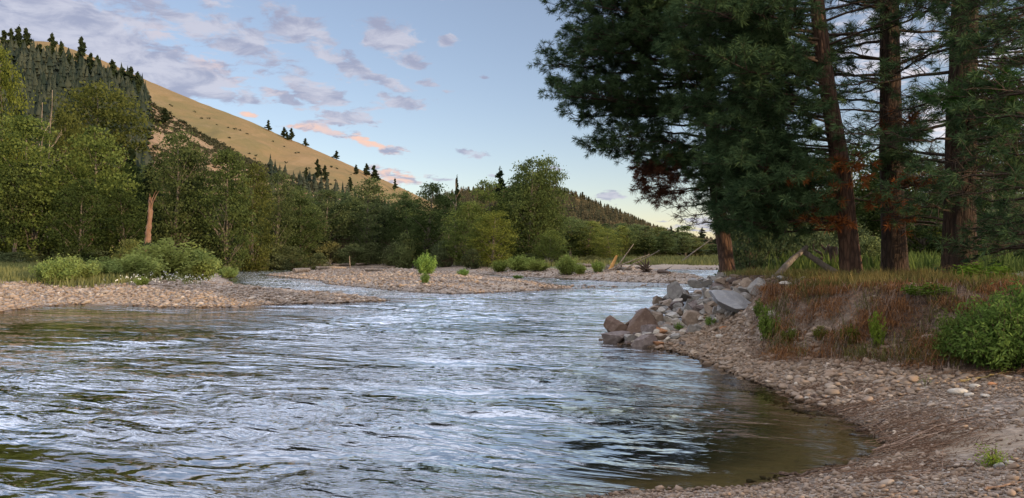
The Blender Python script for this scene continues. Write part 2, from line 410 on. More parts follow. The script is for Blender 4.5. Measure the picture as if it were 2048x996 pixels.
# ------------------------------------------------------------------ ground sheet (polar grid, one sheet to the horizon)
thf = np.radians(np.concatenate([np.arange(-180, -45, 4.0), np.arange(-45, 45, .16), np.arange(45, 181, 4.0)]))
rr_ = np.concatenate([np.linspace(.3, 4.4, 10), np.geomspace(4.5, 160, 470), np.geomspace(165, 9000, 50)])
TH, RR = np.meshgrid(thf, rr_); gx, gy = RR * np.sin(TH), RR * np.cos(TH)
gz, info = land(gx, gy, True)
nr, nc = gx.shape; I = np.arange(nr * nc).reshape(nr, nc)
quads = np.stack([I[:-1, :-1], I[:-1, 1:], I[1:, 1:], I[1:, :-1]], -1).reshape(-1, 4)
g = G(); g.add(np.stack([gx, gy, gz], -1), quads); ground = g.build('ground', m_ground, smooth=True); tag(ground, kind='structure')
def setattr_f(o, name, arr):
    at_ = o.data.attributes.new(name, 'FLOAT', 'POINT'); at_.data.foreach_set('value', np.asarray(arr, dtype=np.float32).ravel())
nA = fbm(gx * .35, gy * .35, 51, 4); nB = fbm(gx * .12, gy * .12, 57, 3)
sand_a = sstep(nA + .15 * nB, .15, .45) * .8
xy = np.stack([gx, gy])
sandspot = .75 * np.exp(-(((gx + 18.2) / 2.2)**2 + ((gy - 31.8) / 1.3)**2)) + np.exp(-(((gx - 5.1) / 1.2)**2 + ((gy - 8.2) / .55)**2)) + sstep(info['b'], .2, 2) * sstep(gx, -2.5, .5) * (gy > 40) * (gy < 48) * .6
beltC = sstep(info['c'], 1.0, 5) * (gx > 2) * .7
sand_a = np.clip(sand_a * .6 + sandspot + beltC, 0, 1)
soil_a = np.clip(info['ts'] * sstep(info['r'], .5, 1.5) * 1.0 + sstep(fbm(gx * 1.1, gy * 1.1, 61, 4), .1, .4) * sstep(info['t'], -4.2, -1.6) * sstep(gx, 3.2, 4.2) * (gy < 14) * .55, 0, 1)
grass_a = np.clip(sstep(info['a'] + nA * 3, 9, 15) * (gx < -8) + sstep(info['c'] + nA * 2, 7, 10) + sstep(info['t'] + nA * 2, 2.0, 5) * (info['r'] > 1) * .75, 0, 1)
cove_a = sstep(info['r'], -2.6, -.5) * (1 - sstep(gy, 13.0, 18)) * (gx > -1) + sstep(info['a'], -1.2, -.1) * .6 + sstep(info['r'], -1.5, -.2) * .4
for nme, ar in (('sand', sand_a), ('soil', soil_a), ('grass', grass_a), ('cove', np.clip(cove_a, 0, 1))): setattr_f(ground, nme, ar)

# ------------------------------------------------------------------ river surface with real waves
thw = np.radians(np.concatenate([np.arange(-175, -37, 3.0), np.arange(-37, 37, .105), np.arange(37, 176, 3.0)]))
rw = np.concatenate([[.5, 2, 3.5], np.geomspace(4.6, 130, 560), [150, 200, 300, 450, 700]])
TH, RR = np.meshgrid(thw, rw); wx, wy = RR * np.sin(TH), RR * np.cos(TH)
wz0, wi = land(wx, wy, True); depth = np.clip(-wz0, 0, 3)
c_, s_ = math.cos(FA), math.sin(FA); fu = wx * c_ - wy * s_; fv = wx * s_ + wy * c_
wa = fu + .5 * fbm(fu * .25, fv * .25, 71, 2); wb = fv + .5 * fbm(fu * .25, fv * .25, 72, 2)
amp = sstep(depth, .08, .7) * (.30 + .70 * sstep(fbm(wx * .12, wy * .16, 75, 3), -.3, .35))
cove = sstep(wi['r'], -3.2, -.6) * (1 - sstep(wy, 12.5, 17)) * sstep(wx, -1.5, 3.0)
amp = amp * (1 - .85 * cove)
leftcalm = np.exp(-(np.maximum(np.abs(wy - 24.5) - 2.5, 0) / 2.5)**2) * (1 - sstep(wx, -9.5, -4))
leftcalm = np.maximum(leftcalm, .9 * np.exp(-((wy - 8.6 - .1 * wx) / 1.2)**2) * (1 - sstep(wx, -4.5, -2.5)))
amp = amp * (1 - .72 * leftcalm)
rap = sstep(wy, 30, 36) * (1 - sstep(wy, 80, 95))
wz = (.080 * gnoise(wa * .28, wb * .55, 81) + .046 * gnoise(wa * .75, wb * 1.3, 82) + .030 * gnoise(wa * 1.7, wb * 2.8, 83) + .012 * gnoise(wa * 4, wb * 6, 84)) * amp
wz += .03 * np.maximum(gnoise(wa * .9, wb * 1.8, 85), 0) * rap * sstep(depth, .1, .5)
wz = np.where(RR > 140, 0, wz)
nr, nc = wx.shape; I = np.arange(nr * nc).reshape(nr, nc)
quads = np.stack([I[:-1, :-1], I[:-1, 1:], I[1:, 1:], I[1:, :-1]], -1).reshape(-1, 4)
keep = (wz0.ravel()[quads] < .05).any(1)          # no water surface buried deep inside the banks
g = G(); g.add(np.stack([wx, wy, wz], -1), quads[keep]); river = g.build('river_water', m_water, smooth=True); tag(river, kind='structure')
setattr_f(river, 'calm', np.clip(cove * .85 + leftcalm * .72 + (1 - sstep(depth, .02, .3)) * .3, 0, 1))
crest = sstep(gnoise(wa * .9, wb * 1.8, 85), .35, .7)
isl = sdist(wx, wy, ISLE); ef = np.exp(-np.abs(isl + .25) / .5) * (wx > -20) * (wx < -4) * (wy < 62)
setattr_f(river, 'foam', np.clip(crest * rap * .4 * (wx < -2) * (wy > 38) + ef * .6 + .45 * rap * (wx < -6) * (wy > 39) * sstep(depth, .1, .4), 0, 1))

# ------------------------------------------------------------------ hills
def sil(pts):
    xs = np.array([a for a, _ in pts], float); ys = np.array([b_ for _, b_ in pts], float)
    fx = np.linspace(xs[0] - 100, xs[-1] + 100, 1200); fy = np.interp(fx, xs, ys)
    k = np.exp(-np.linspace(-2.2, 2.2, 27)**2); fy = np.convolve(np.pad(fy, 13, mode='edge'), k / k.sum(), 'valid')
    return lambda px: np.interp(px, fx, fy)
class Hill:
    def __init__(s, pts, dr, dt, pw, seed, amp, back=.5):
        s.s = sil(pts); s.dr, s.dt, s.pw, s.seed, s.amp, s.back = dr, dt, pw, seed, amp, back
    def z(s, x, y):
        px = x / np.maximum(y, 1) * F + CX
        dr = s.dr * (1 + .06 * gnoise(px * .004, px * 0, s.seed + 5))
        zr = CAMH + (HY - s.s(px)) / F * dr
        tt = (y - s.dt) / (dr - s.dt); t0 = np.clip(tt, 0, 1)
        prof = t0**s.pw * (1 - .0) ; z = 1.0 + (zr - 1.0) * prof
        z = z + s.amp * fbm(x * .012, y * .006, s.seed, 4) * t0 * (1 - t0) * 4 * np.clip(zr / 60, .1, 1.2)
        z = np.where(tt > 1, zr - (tt - 1) * (dr - s.dt) * s.back * .5 - 0 * y, z)
        return np.where(tt < 0, -1.0, np.maximum(z, -1.0))
    def build(s, name, mat, p0, p1, n=360, m=150, rockf=None):
        pxs = np.linspace(p0, p1, n); ys = np.concatenate([np.linspace(s.dt, s.dr * 1.07, m), np.linspace(s.dr * 1.09, s.dr * 1.8, 24)])
        PX, Y_ = np.meshgrid(pxs, ys); X_ = (PX - CX) / F * Y_; Z_ = s.z(X_, Y_)
        nr, nc = PX.shape; I = np.arange(nr * nc).reshape(nr, nc)
        q = np.stack([I[:-1, :-1], I[:-1, 1:], I[1:, 1:], I[1:, :-1]], -1).reshape(-1, 4)
        g = G(); g.add(np.stack([X_, Y_, Z_], -1), q); o = g.build(name, mat, smooth=True); tag(o, kind='structure')
        setattr_f(o, 'rock', rockf(PX, Y_, Z_) if rockf else np.zeros(PX.shape)); return o
hillA = Hill([(-900, 40), (-200, 70), (60, 82), (100, 82), (200, 118), (300, 163), (400, 205), (500, 242), (560, 270), (600, 286), (700, 330), (800, 374), (850, 398), (900, 425), (1000, 470), (1100, 500)], 760, 330, 1.0, 101, 7.0)
hillB = Hill([(-900, 60), (-300, 90), (0, 118), (60, 124), (100, 135), (160, 150), (230, 172), (284, 190), (300, 205), (350, 236), (400, 266), (500, 322), (600, 362), (680, 390), (760, 420), (850, 450), (950, 490)], 430, 165, 1.0, 111, 5)
hillC = Hill([(500, 480), (700, 430), (850, 400), (930, 384), (1000, 380), (1060, 376), (1100, 376), (1150, 391), (1200, 412), (1250, 432), (1300, 458), (1380, 480), (1460, 494), (1600, 502)], 1350, 700, 1.0, 121, 14)
hillA.build('dry_grass_hill', m_dryhill, -900, 1100, rockf=lambda P_, Y_, Z_: .12 + 0 * P_)
hillB.build('rocky_spur_hill', m_dryhill, -900, 950, rockf=lambda P_, Y_, Z_: .9 + 0 * P_)
hillC.build('wooded_ridge_hill', m_woodhill, 500, 1600)
# unseen ridge added beyond the right edge to keep the valley floor in shade
xs = np.linspace(0, 1, 60); ys = np.linspace(0, 1, 90); U, V = np.meshgrid(xs, ys)
MX = 300 + 500 * U + 40 * V * 0; MY = -900 + 1250 * V
MZ = 82 * np.sin(np.pi * np.clip(U * 1.15, 0, 1))**.8 * (sstep(V, 0, .12)) * (1 - sstep(V, .93, 1)) * (1 + .08 * fbm(U * 6, V * 12, 131, 3))
nr, nc = MX.shape; I = np.arange(nr * nc).reshape(nr, nc)
g = G(); g.add(np.stack([MX, MY, MZ + .8], -1), np.stack([I[:-1, :-1], I[:-1, 1:], I[1:, 1:], I[1:, :-1]], -1).reshape(-1, 4))
tag(g.build('shade_ridge', m_woodhill, smooth=True), kind='structure')

# ================================================================== PLANTS AND STONES
def leaves(g, rng, c, size, a, flat=.0, elong=1.5):
    """one diamond leaf at each centre c"""
    n = len(c); u = nrm(rng.standard_normal((n, 3))); w = nrm(rng.standard_normal((n, 3)) * np.array([1, 1, 1 - flat]))
    v = nrm(np.cross(u, w)); s = (size * (.6 + .8 * rng.random(n)))[:, None]
    q = np.stack([c - u * s * elong * .5, c + v * s * .5, c + u * s * elong * .5, c - v * s * .5], 1)
    g.add(q.reshape(-1, 3), np.arange(4 * n).reshape(n, 4), np.repeat(a, 4))

def limb(p0, p1, rng, n=6, sag=0.0, wig=.05):
    p0, p1 = np.asarray(p0, float), np.asarray(p1, float); t = np.linspace(0, 1, n)[:, None]
    L = np.linalg.norm(p1 - p0); p = p0 + (p1 - p0) * t
    w = np.cumsum(rng.standard_normal((n, 3)) * wig * L / math.sqrt(n), axis=0); w -= w[-1] * t
    p = p + w * (t * (1 - t) * 2 + .15 * t); p[:, 2] += (sag * L * 4 * t * (1 - t))[:, 0]; return p

def broadleaf(seed, H, W, clumps=230, per=42, leaf=.2, lo=.06, shape='oval', csize=.55, bare=.0):
    """trunk, rising limbs and a crown of leaf clumps with gaps; returns (wood G, leaf G)"""
    rng = np.random.default_rng(seed); gw, gl = G(), G()
    top = np.array([rng.normal(0, .04) * H, rng.normal(0, .04) * H, H * .93])
    tr = limb((0, 0, -.3), top, rng, 10, 0, .03); r0 = .017 * H + .03
    tube(gw, tr, np.linspace(r0, r0 * .12, 10), 7)
    env = {'oval': lambda t: np.interp(t, [0, .12, .35, .6, .8, .93, 1], [.45, .78, 1, .95, .7, .42, .08]),
           'column': lambda t: np.interp(t, [0, .1, .4, .7, .9, 1], [.6, .85, 1, .92, .68, .25]),
           'spread': lambda t: np.interp(t, [0, .3, .5, .75, .9, 1], [.15, .35, .8, 1, .75, .25])}[shape]
    K = 9; la = rng.random(K) * 6.283; lt = lo + (1 - lo) * (np.arange(K) + rng.random(K)) / K; ls = .75 + .45 * rng.random(K)
    cs = []
    while len(cs) < clumps:
        t = rng.random(); th = rng.random() * 6.283
        k = np.argmin(((t * .96 - (lt - lo) / (1 - lo)) * 2)**2 + (1 - np.cos(th - la)) * .25)
        R_ = W * .5 * env(t) * ls[k] * (.88 + .12 * math.sin(5 * th + 9 * t + seed)); r = R_ * (1 - .75 * rng.random()**1.9)
        if rng.random() < .35 + .65 * env(t):
            z = (lo + (1 - lo) * t) * H
            ax = tr[min(9, int(z / H * 9.6))]
            cs.append((ax[0] + r * math.cos(th), ax[1] + r * math.sin(th), z))
    cs = np.array(cs)
    for i in rng.choice(len(cs), min(len(cs), 34), replace=False):
        c = cs[i]; rr = math.hypot(c[0], c[1]); zb = max(c[2] - rr * (.7 + .7 * rng.random()) - .04 * H, .05 * H)
        k = min(zb / (H * .93) * 9, 8.9); k0 = int(k); b0 = tr[k0] + (tr[k0 + 1] - tr[k0]) * (k - k0)
        tube(gw, limb(b0, c, rng, 6, .04, .10), np.linspace(r0 * .33 * (1.1 - zb / H), .012, 6), 4, cap=False)
    ca = rng.random(len(cs))
    for j in range(per):
        off = rng.standard_normal((len(cs), 3)) * csize * (.55 + .7 * ca[:, None]) * np.array([1, 1, .5])
        off[:, 2] -= .12 * (off[:, 0]**2 + off[:, 1]**2)
        leaves(gl, rng, cs + off, leaf, np.clip(ca + rng.normal(0, .12, len(cs)), 0, 1))
    return gw, gl

def far_conifer(seed, H, W, leaf=.34, nb=60, lo=.12, ragged=.35):
    rng = np.random.default_rng(seed); gw, gl = G(), G()
    tube(gw, [(0, 0, -.4), (rng.normal(0, .02) * H, 0, H * .5), (0, 0, H * .99)], [.018 * H, .011 * H, .02], 6)
    for i in range(nb):
        t = lo + (1 - lo) * (i + rng.random()) / nb; z = t * H; th = rng.random() * 6.283
        L = W * .5 * ((1 - t)**.75) * (1 + ragged * rng.normal()) + .12
        L = min(L, W * .62); d = np.array([math.cos(th), math.sin(th)])
        tip = np.array([d[0] * L, d[1] * L, z - L * .12 + L * .2 * rng.random()])
        p = limb((0, 0, z), tip, rng, 4, -.04, .05); tube(gw, p, np.linspace(.05, .012, 4), 3, cap=False)
        n = int(14 + L * 26); s = rng.random(n)**.7
        c = np.array([0, 0, z]) + (tip - np.array([0, 0, z])) * s[:, None] + rng.standard_normal((n, 3)) * np.array([.20, .20, .12]) * (.5 + L * .35)
        leaves(gl, rng, c, leaf, np.full(n, rng.random()), .5, 1.9)
    c = np.array([0, 0, H]) + rng.standard_normal((26, 3)) * np.array([.13, .13, .45]); leaves(gl, rng, c, leaf * .7, rng.random(26))
    return gw, gl

def bush(seed, H, W, stems=26, per=60, leaf=.09, upright=.6, el=2.4):
    """many thin stems from one root with leaves along them"""
    rng = np.random.default_rng(seed); gw, gl = G(), G()
    for i in range(stems):
        th = rng.random() * 6.283; r = W * .5 * rng.random()**.6; h = H * (.55 + .45 * rng.random()) * (1 - .35 * (2 * r / W)**2)
        b0 = np.array([math.cos(th), math.sin(th), 0]) * r * (1 - upright) * .8 * rng.random(); b0 = b0 + np.array([math.cos(th), math.sin(th), 0]) * r * upright * .4
        tip = np.array([math.cos(th) * r * 1.0, math.sin(th) * r * 1.0, h])
        p = limb(b0 - np.array([0, 0, .05]), tip, rng, 7, .08, .08); tube(gw, p, np.linspace(.004 * H + .006, .003, 7), 3, cap=False)
        s = (.15 + .85 * rng.random(per)) * 6; k = np.minimum(s.astype(int), 5); f = (s - k)[:, None]
        c = p[k] * (1 - f) + p[k + 1] * f + rng.standard_normal((per, 3)) * .055 * H**.5 * (1 + W * .15)
        leaves(gl, rng, c, leaf, np.full(per, rng.random()) * .6 + rng.random(per) * .4, 0, el)
    return gw, gl

LEAF = {'cotton': leaf_mat('cottonwood_leaf', (.064, .082, .027), (.160, .182, .062)),
        'fir': leaf_mat('fir_needle', (.026, .036, .022), (.060, .075, .036), .15),
        'willow': leaf_mat('willow_leaf', (.14, .175, .055), (.30, .35, .13)),
        'brush': leaf_mat('brush_leaf', (.085, .10, .05), (.20, .215, .105)),
        'twig': leaf_mat('dry_twig_leaf', (.16, .115, .085), (.26, .20, .15), .1)}
WOOD = {'grey': bark_mat('grey_bark', (.13, .11, .09), (.24, .21, .17), 3, bd=.02),
        'brown': bark_mat('brown_bark', (.07, .05, .038), (.15, .10, .075), 3, bd=.02),
        'pale': bark_mat('weathered_wood', (.20, .165, .13), (.36, .30, .25), 5, (.14, .10, .08), .4, .02)}
PROTO = {}
def proto(key, maker, wood, leafk, names=('trunk', 'crown')):
    gw, gl = maker(); PROTO[key] = (gw.mesh(key + '_' + names[0], WOOD[wood], True), gl.mesh(key + '_' + names[1], LEAF[leafk]), names)
for i, (sh, cl) in enumerate([('oval', 250), ('oval', 250), ('column', 230), ('spread', 230), ('oval', 270), ('column', 250)]):
    proto('cotton%d' % i, lambda: broadleaf(200 + i, 15, 8.0, cl, 44, .18, .05 if sh != 'spread' else .25, sh, .58), 'grey', 'cotton')
for i in range(3): proto('slim%d' % i, lambda: broadleaf(230 + i, 13, 3.6, 110, 34, .22, .30, 'column', .48), 'grey', 'cotton')
for i in range(3): proto('fir%d' % i, lambda: far_conifer(240 + i, 15, 5.5, .30, 64, .08), 'brown', 'fir')
for i in range(3): proto('pine%d' % i, lambda: far_conifer(250 + i, 15, 6.0, .36, 34, .28, .5), 'brown', 'fir')
for i in range(4): proto('brush%d' % i, lambda: broadleaf(260 + i, 3.2, 4.6, 90, 46, .13, .03, 'oval', .38), 'brown', 'brush', ('stem', 'foliage'))
for i in range(3): proto('willow%d' % i, lambda: bush(270 + i, 2.2, 2.6, 60, 80, .07, .5), 'brown', 'willow', ('stem', 'foliage'))
for i in range(3): proto('sprig%d' % i, lambda: bush(290 + i, 2.2, 2.6, 30, 34, .10, .35, 2.8), 'brown', 'willow', ('stem', 'foliage'))
for i in range(2): proto('drybrush%d' % i, lambda: bush(280 + i, 3.0, 3.6, 90, 60, .07, .6, 3.5), 'brown', 'twig', ('stem', 'foliage'))
DIM = {'cotton': (15, 8.0), 'slim': (13, 3.6), 'fir': (15, 5.0), 'pine': (15, 5.6), 'brush': (3.2, 4.6), 'willow': (2.2, 2.6), 'sprig': (2.2, 2.6), 'drybrush': (3.0, 3.6)}
_rs = random.Random(5)
def plant(key, px, top, d, wpx, label, cat='tree', name=None, group=None, color=None, z=None, rot=None, base=None):
    fam = key.rstrip('0123456789')
    if base is not None: x, y, zz = hit(px, base); d = y
    else: x, y, zz = at(px, d)
    if z is not None: zz = z
    H0, W0 = DIM[fam]; h = CAMH + (HY - top) / F * d - zz; w = wpx / F * d
    if fam == 'cotton': h *= 1.06 if px > 640 else 1.0; w *= 1.0 if px < 640 else 1.12
    if fam == 'willow': h *= 1.25; w *= 1.1
    mw, ml, nm = PROTO[key]
    t = thing(name or {'cotton': 'cottonwood_tree', 'slim': 'cottonwood_tree', 'fir': 'fir_tree', 'pine': 'pine_tree', 'brush': 'brush_shrub', 'willow': 'willow_bush', 'sprig': 'leafy_plant', 'drybrush': 'dry_shrub'}[fam],
              label, cat, (x, y, zz), _rs.random() * 6.28 if rot is None else rot, group)
    t.scale = (w / W0, w / W0, h / H0)
    a = bpy.data.objects.new(nm[0], mw); b_ = bpy.data.objects.new(nm[1], ml)
    for q in (a, b_): COL.objects.link(q); q.parent = t
    c = color or (1, 1, 1)
    if d > 95 and fam in ('cotton', 'slim', 'fir'): k_ = min((d - 95) / 40, 1); c = tuple(v_ * (1 + .35 * k_) + .10 * k_ for v_ in c); c = (c[0], c[1], c[2] * (1 + .25 * k_))  # distance fade put into the leaf colour: farther crowns paler and bluer
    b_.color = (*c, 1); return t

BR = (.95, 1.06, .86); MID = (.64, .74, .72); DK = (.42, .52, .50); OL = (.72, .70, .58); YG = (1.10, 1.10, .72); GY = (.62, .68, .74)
# --- left bank wood, photo column, top row, distance, width in photo pixels, colour, label
LW = [
 ('cotton0', 4, 95, 84, 110, YG, 'yellow green cottonwood at the left edge of the photo, tall and full'),
 ('cotton4', -70, 80, 80, 150, MID, 'tall cottonwood cut by the left edge of the photo'),
 ('cotton1', 70, 235, 74, 170, BR, 'bright green cottonwood standing left of the dead forked branches'),
 ('cotton3', 205, 172, 96, 190, OL, 'large spreading cottonwood with bare limbs showing in its crown, under the wooded slope'),
 ('cotton4', 195, 258, 78, 150, BR, 'bright cottonwood with a pale trunk patch, in front of the spreading one'),
 ('cotton2', 128, 225, 88, 100, OL, 'olive cottonwood between two bright ones on the left bank'),
 ('fir0', 262, 300, 90, 80, DK, 'dark conifer behind the broken orange snag'),
 ('cotton5', 262, 330, 84, 80, DK, 'dark leafy tree just left of the broken snag'),
 ('cotton5', 345, 264, 80, 130, GY, 'dull green cottonwood with upright limbs right of the broken snag'),
 ('cotton2', 388, 290, 84, 90, GY, 'slender grey green cottonwood leaning on its bigger left neighbour'),
 ('cotton1', 452, 300, 82, 120, MID, 'full dark green cottonwood near the end of the tall left wood'),
 ('cotton0', 505, 328, 96, 95, OL, 'olive cottonwood whose top meets the foot of the golden hill'),
 ('cotton3', 30, 330, 72, 120, MID, 'lower leafy tree in front at the far left'),
 ('cotton0', 160, 360, 72, 110, DK, 'shaded leafy tree low in front of the left wood'),
 ('fir2', 300, 330, 94, 80, DK, 'dark conifer right behind the broken snag'),
 ('cotton4', 250, 380, 76, 110, DK, 'shaded tree below left of the broken snag'),
 ('cotton2', 548, 345, 105, 85, GY, 'grey green tree below the rocky foot of the hill'),
 ('cotton4', 595, 372, 112, 90, MID, 'rounded tree in the middle distance left of the shrubs'),
 ('cotton1', 648, 386, 118, 100, GY, 'rounded grey green tree with a thin pale trunk'),
 ('fir1', 572, 378, 112, 50, DK, 'narrow dark conifer among the leafy trees below the hill'),
 ('cotton2', 697, 392, 125, 70, MID, 'narrow leafy tree in front of the lower hill'),
 ('cotton0', 734, 368, 120, 95, GY, 'soft grey green tree reaching up to the lower hill slope'),
 ('cotton5', 790, 392, 126, 85, MID, 'mid green tree between a soft grey one and a dark one'),
 ('cotton1', 850, 374, 110, 100, DK, 'dark broad cottonwood left of the dead forked top'),
 ('cotton4', 815, 400, 118, 70, DK, 'dark tree left beside the dark broad cottonwood'),
 ('cotton2', 892, 392, 122, 70, DK, 'dark slender tree under the dead forked top'),
 ('cotton0', 935, 412, 100, 92, BR, 'light green tree at the left of the tall middle clump'),
 ('fir1', 1000, 342, 108, 62, DK, 'dark conifer top beside the tallest cottonwood'),
 ('cotton5', 990, 372, 102, 84, BR, 'light green tree behind the bright one in the middle clump'),
 ('cotton2', 983, 428, 92, 88, YG, 'bright yellow green cottonwood at the water side of the middle clump'),
 ('cotton2', 1052, 330, 100, 96, MID, 'tallest cottonwood of the middle clump, left of its twin top'),
 ('cotton5', 1086, 328, 102, 78, MID, 'twin top cottonwood at the right of the tallest one'),
 ('cotton0', 1098, 465, 94, 66, BR, 'small bright tree at the right foot of the middle clump'),
 ('cotton0', 1040, 372, 106, 90, MID, 'broad full cottonwood filling the middle clump below its tallest tops'),
 ('cotton4', 1058, 346, 104, 92, MID, 'dense cottonwood rising between the two tops of the middle clump'), ('cotton0', 1090, 350, 103, 70, MID, 'dense cottonwood at the right flank of the middle clump'),
 ('cotton4', 1078, 396, 100, 84, MID, 'full cottonwood under the twin top of the middle clump'),
 ('cotton1', 958, 440, 96, 66, BR, 'low light green tree at the left front of the middle clump'),
 ('cotton3', 1140, 440, 122, 80, MID, 'round topped tree first to the right of the middle clump'),
 ('cotton1', 1172, 446, 124, 74, YG, 'yellowish tree below the wooded ridge'),
 ('cotton4', 1205, 452, 128, 64, DK, 'shaded tree between two yellowish ones below the ridge'),
 ('cotton5', 1222, 462, 118, 54, YG, 'small yellowish tree above the fallen yellow branch'),
]
for k, px, top, d, w, c, lab in LW: plant(k, px, top, d, w, lab, color=c, group='cottonwoods and conifers of the far bank')
# slim pale trunks right of the clump
SL = [(1140, 470, 'short'), (1158, 478, ''), (1192, 480, ''), (1242, 452, ''), (1258, 447, ''), (1275, 450, ''), (1290, 452, ''), (1303, 455, ''), (1316, 458, ''), (1330, 462, ''), (1357, 452, ''), (1372, 472, ''), (1392, 476, ''), (1268, 470, ''), (1298, 474, ''), (1327, 480, ''), (1345, 478, ''), (1385, 486, '')]
for i, (px, top, _) in enumerate(SL):
    plant('slim%d' % (i % 3), px, top, 128 + (i * 7 % 19), 30 + (i * 5 % 13), 'slim pale trunked tree in the thin wood below the wooded ridge', group='slim trees of the far right bank', color=[MID, GY, OL, YG, DK][i % 5])
for px, top, d, w, lab in [(1342, 453, 150, 26, 'dark pointed conifer rising above the thin wood'), (1404, 458, 150, 44, 'broad dark conifer left of the leaning pine trunk'),
                           (1379, 468, 160, 22, 'small dark conifer above the thin wood, left of the broad one'), (1432, 470, 150, 30, 'dark conifer tip beside the leaning pine trunk'),
                           (1357, 455, 149, 36, 'warm toned pine with a pale trunk in the thin wood')]:
    plant('pine%d' % (px % 3), px, top, d, w, lab, color=OL if px == 1357 else GY, group='conifers of the far right bank')
# a deeper row that closes the gaps under the crowns
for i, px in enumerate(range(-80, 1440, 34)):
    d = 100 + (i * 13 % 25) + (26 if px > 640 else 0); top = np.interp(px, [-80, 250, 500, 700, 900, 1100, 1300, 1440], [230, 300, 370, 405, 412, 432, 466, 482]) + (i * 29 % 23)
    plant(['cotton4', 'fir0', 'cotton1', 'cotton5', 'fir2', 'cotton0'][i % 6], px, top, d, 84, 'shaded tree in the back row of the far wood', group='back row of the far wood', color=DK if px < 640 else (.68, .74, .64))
# shrubs at the edge of the far bank
SH = [(-40, 500, 72, 110), (30, 506, 70, 90), (95, 498, 74, 100), (160, 492, 72, 90), (205, 480, 76, 80), (320, 476, 80, 90), (375, 470, 82, 80), (500, 488, 100, 70), (545, 486, 104, 74), (585, 496, 104, 60), (612, 478, 112, 70),
      (660, 486, 112, 74), (706, 490, 112, 66), (742, 488, 114, 60), (790, 486, 112, 60), (828, 480, 114, 66), (866, 492, 112, 54), (1010, 500, 98, 40), (1062, 508, 96, 60), (1180, 512, 112, 50), (1240, 515, 112, 60), (640, 508, 104, 50), (560, 512, 102, 60), (460, 496, 96, 60)]
for i, (px, top, d, w) in enumerate(SH):
    plant('brush%d' % (i % 4), px, top, d, w, 'rounded shrub in the belt of brush along the far bank', 'shrub', group='shrubs along the far bank', color=[(.85, .92, .8), (.6, .66, .6), (.9, .95, .9), (.95, .85, .68)][i % 4] if px > 450 else MID)
for px, top, d, w, c, lab in [(440, 455, 84, 84, BR, 'bright green shrub at the left end of the side channel'), (405, 440, 86, 60, MID, 'tall shrub left of the side channel, below the dull green tree'),
                              (262, 482, 66, 80, YG, 'yellow green bush standing behind the tall grass of the gravel bar'), (810, 470, 108, 56, BR, 'fresh green shrub below the dark broad cottonwood'), (884, 486, 100, 50, MID, 'small shrub left of the light green tree')]:
    plant('brush%d' % (px % 4), px, top, d, w, lab, 'shrub', color=c)
for px, top, d, w, lab in [(537, 474, 108, 44, 'leafless pinkish grey shrub above the side channel'), (688, 466, 120, 60, 'leafless pinkish grey shrub left of the soft grey tree'), (775, 472, 124, 44, 'small leafless shrub in front of the dark wood'),
                           (895, 505, 100, 30, 'brown leafless bush on the far gravel bank')]:
    plant('drybrush%d' % (px % 2), px, top, d, w, lab, 'shrub')
for px, base, top, w, c, lab in [(340, 560, 492, 150, (1.15, 1.1, .9), 'large light green willow mound on the left gravel bar'), (395, 562, 508, 90, (.95, 1, .9), 'right end of the willow mound on the left gravel bar'),
        (270, 560, 512, 110, (1.05, 1.05, .9), 'left end of the willow mound on the left gravel bar'), (110, 566, 522, 80, (.85, .95, .8), 'low willow clump at the left of the gravel bar'), (150, 562, 518, 90, (.9, .95, .85), 'second low willow clump from the left on the gravel bar'),
        (205, 560, 522, 80, (.85, .9, .8), 'low willow clump in the middle of the gravel bar'), (455, 556, 536, 40, (.8, .9, .8), 'small willow tuft at the right end of the left gravel bar'),
        (283, 572, 556, 28, (.9, 1, .8), 'small grey green weed in front of the willow mound'), (851, 549, 512, 42, (.8, 1.05, .7), 'round green bush on top of the middle gravel island'), (850, 567, 547, 18, (.7, .9, .7), 'small green sprig below the round bush of the island'),
        (926, 552, 539, 24, (.7, .95, .7), 'low green bush at the back of the island'), (1036, 558, 551, 20, (.7, .9, .7), 'tiny green tuft in the shallow side water'),
        (1134, 549, 512, 46, (.95, 1.0, .75), 'rounded green bush on the far gravel bar'), (1160, 549, 530, 26, (.9, .95, .7), 'small bush beside the rounded one on the far bar'), (1196, 545, 524, 26, (.9, 1, .7), 'small bush before the driftwood pile'),
        (1040, 542, 514, 60, (.9, .95, .7), 'light green bush at the foot of the tall clump'), (1075, 542, 522, 50, (.9, .9, .65), 'low yellow green bush right of the foot of the tall clump'), (1000, 544, 524, 40, (.8, .85, .6), 'low bush at the water side of the tall clump')]:
    plant('willow%d' % (px % 3), px, top, 0, w, lab, 'bush', color=c, base=base)
plant('brush2', 300, 488, 66, 70, 'dark green shrub hiding the foot of the broken orange snag', 'shrub', color=DK)
plant('brush1', 947, 500, 88, 42, 'very dark low bush at the water edge of the middle clump', 'shrub', color=(.35, .4, .38))

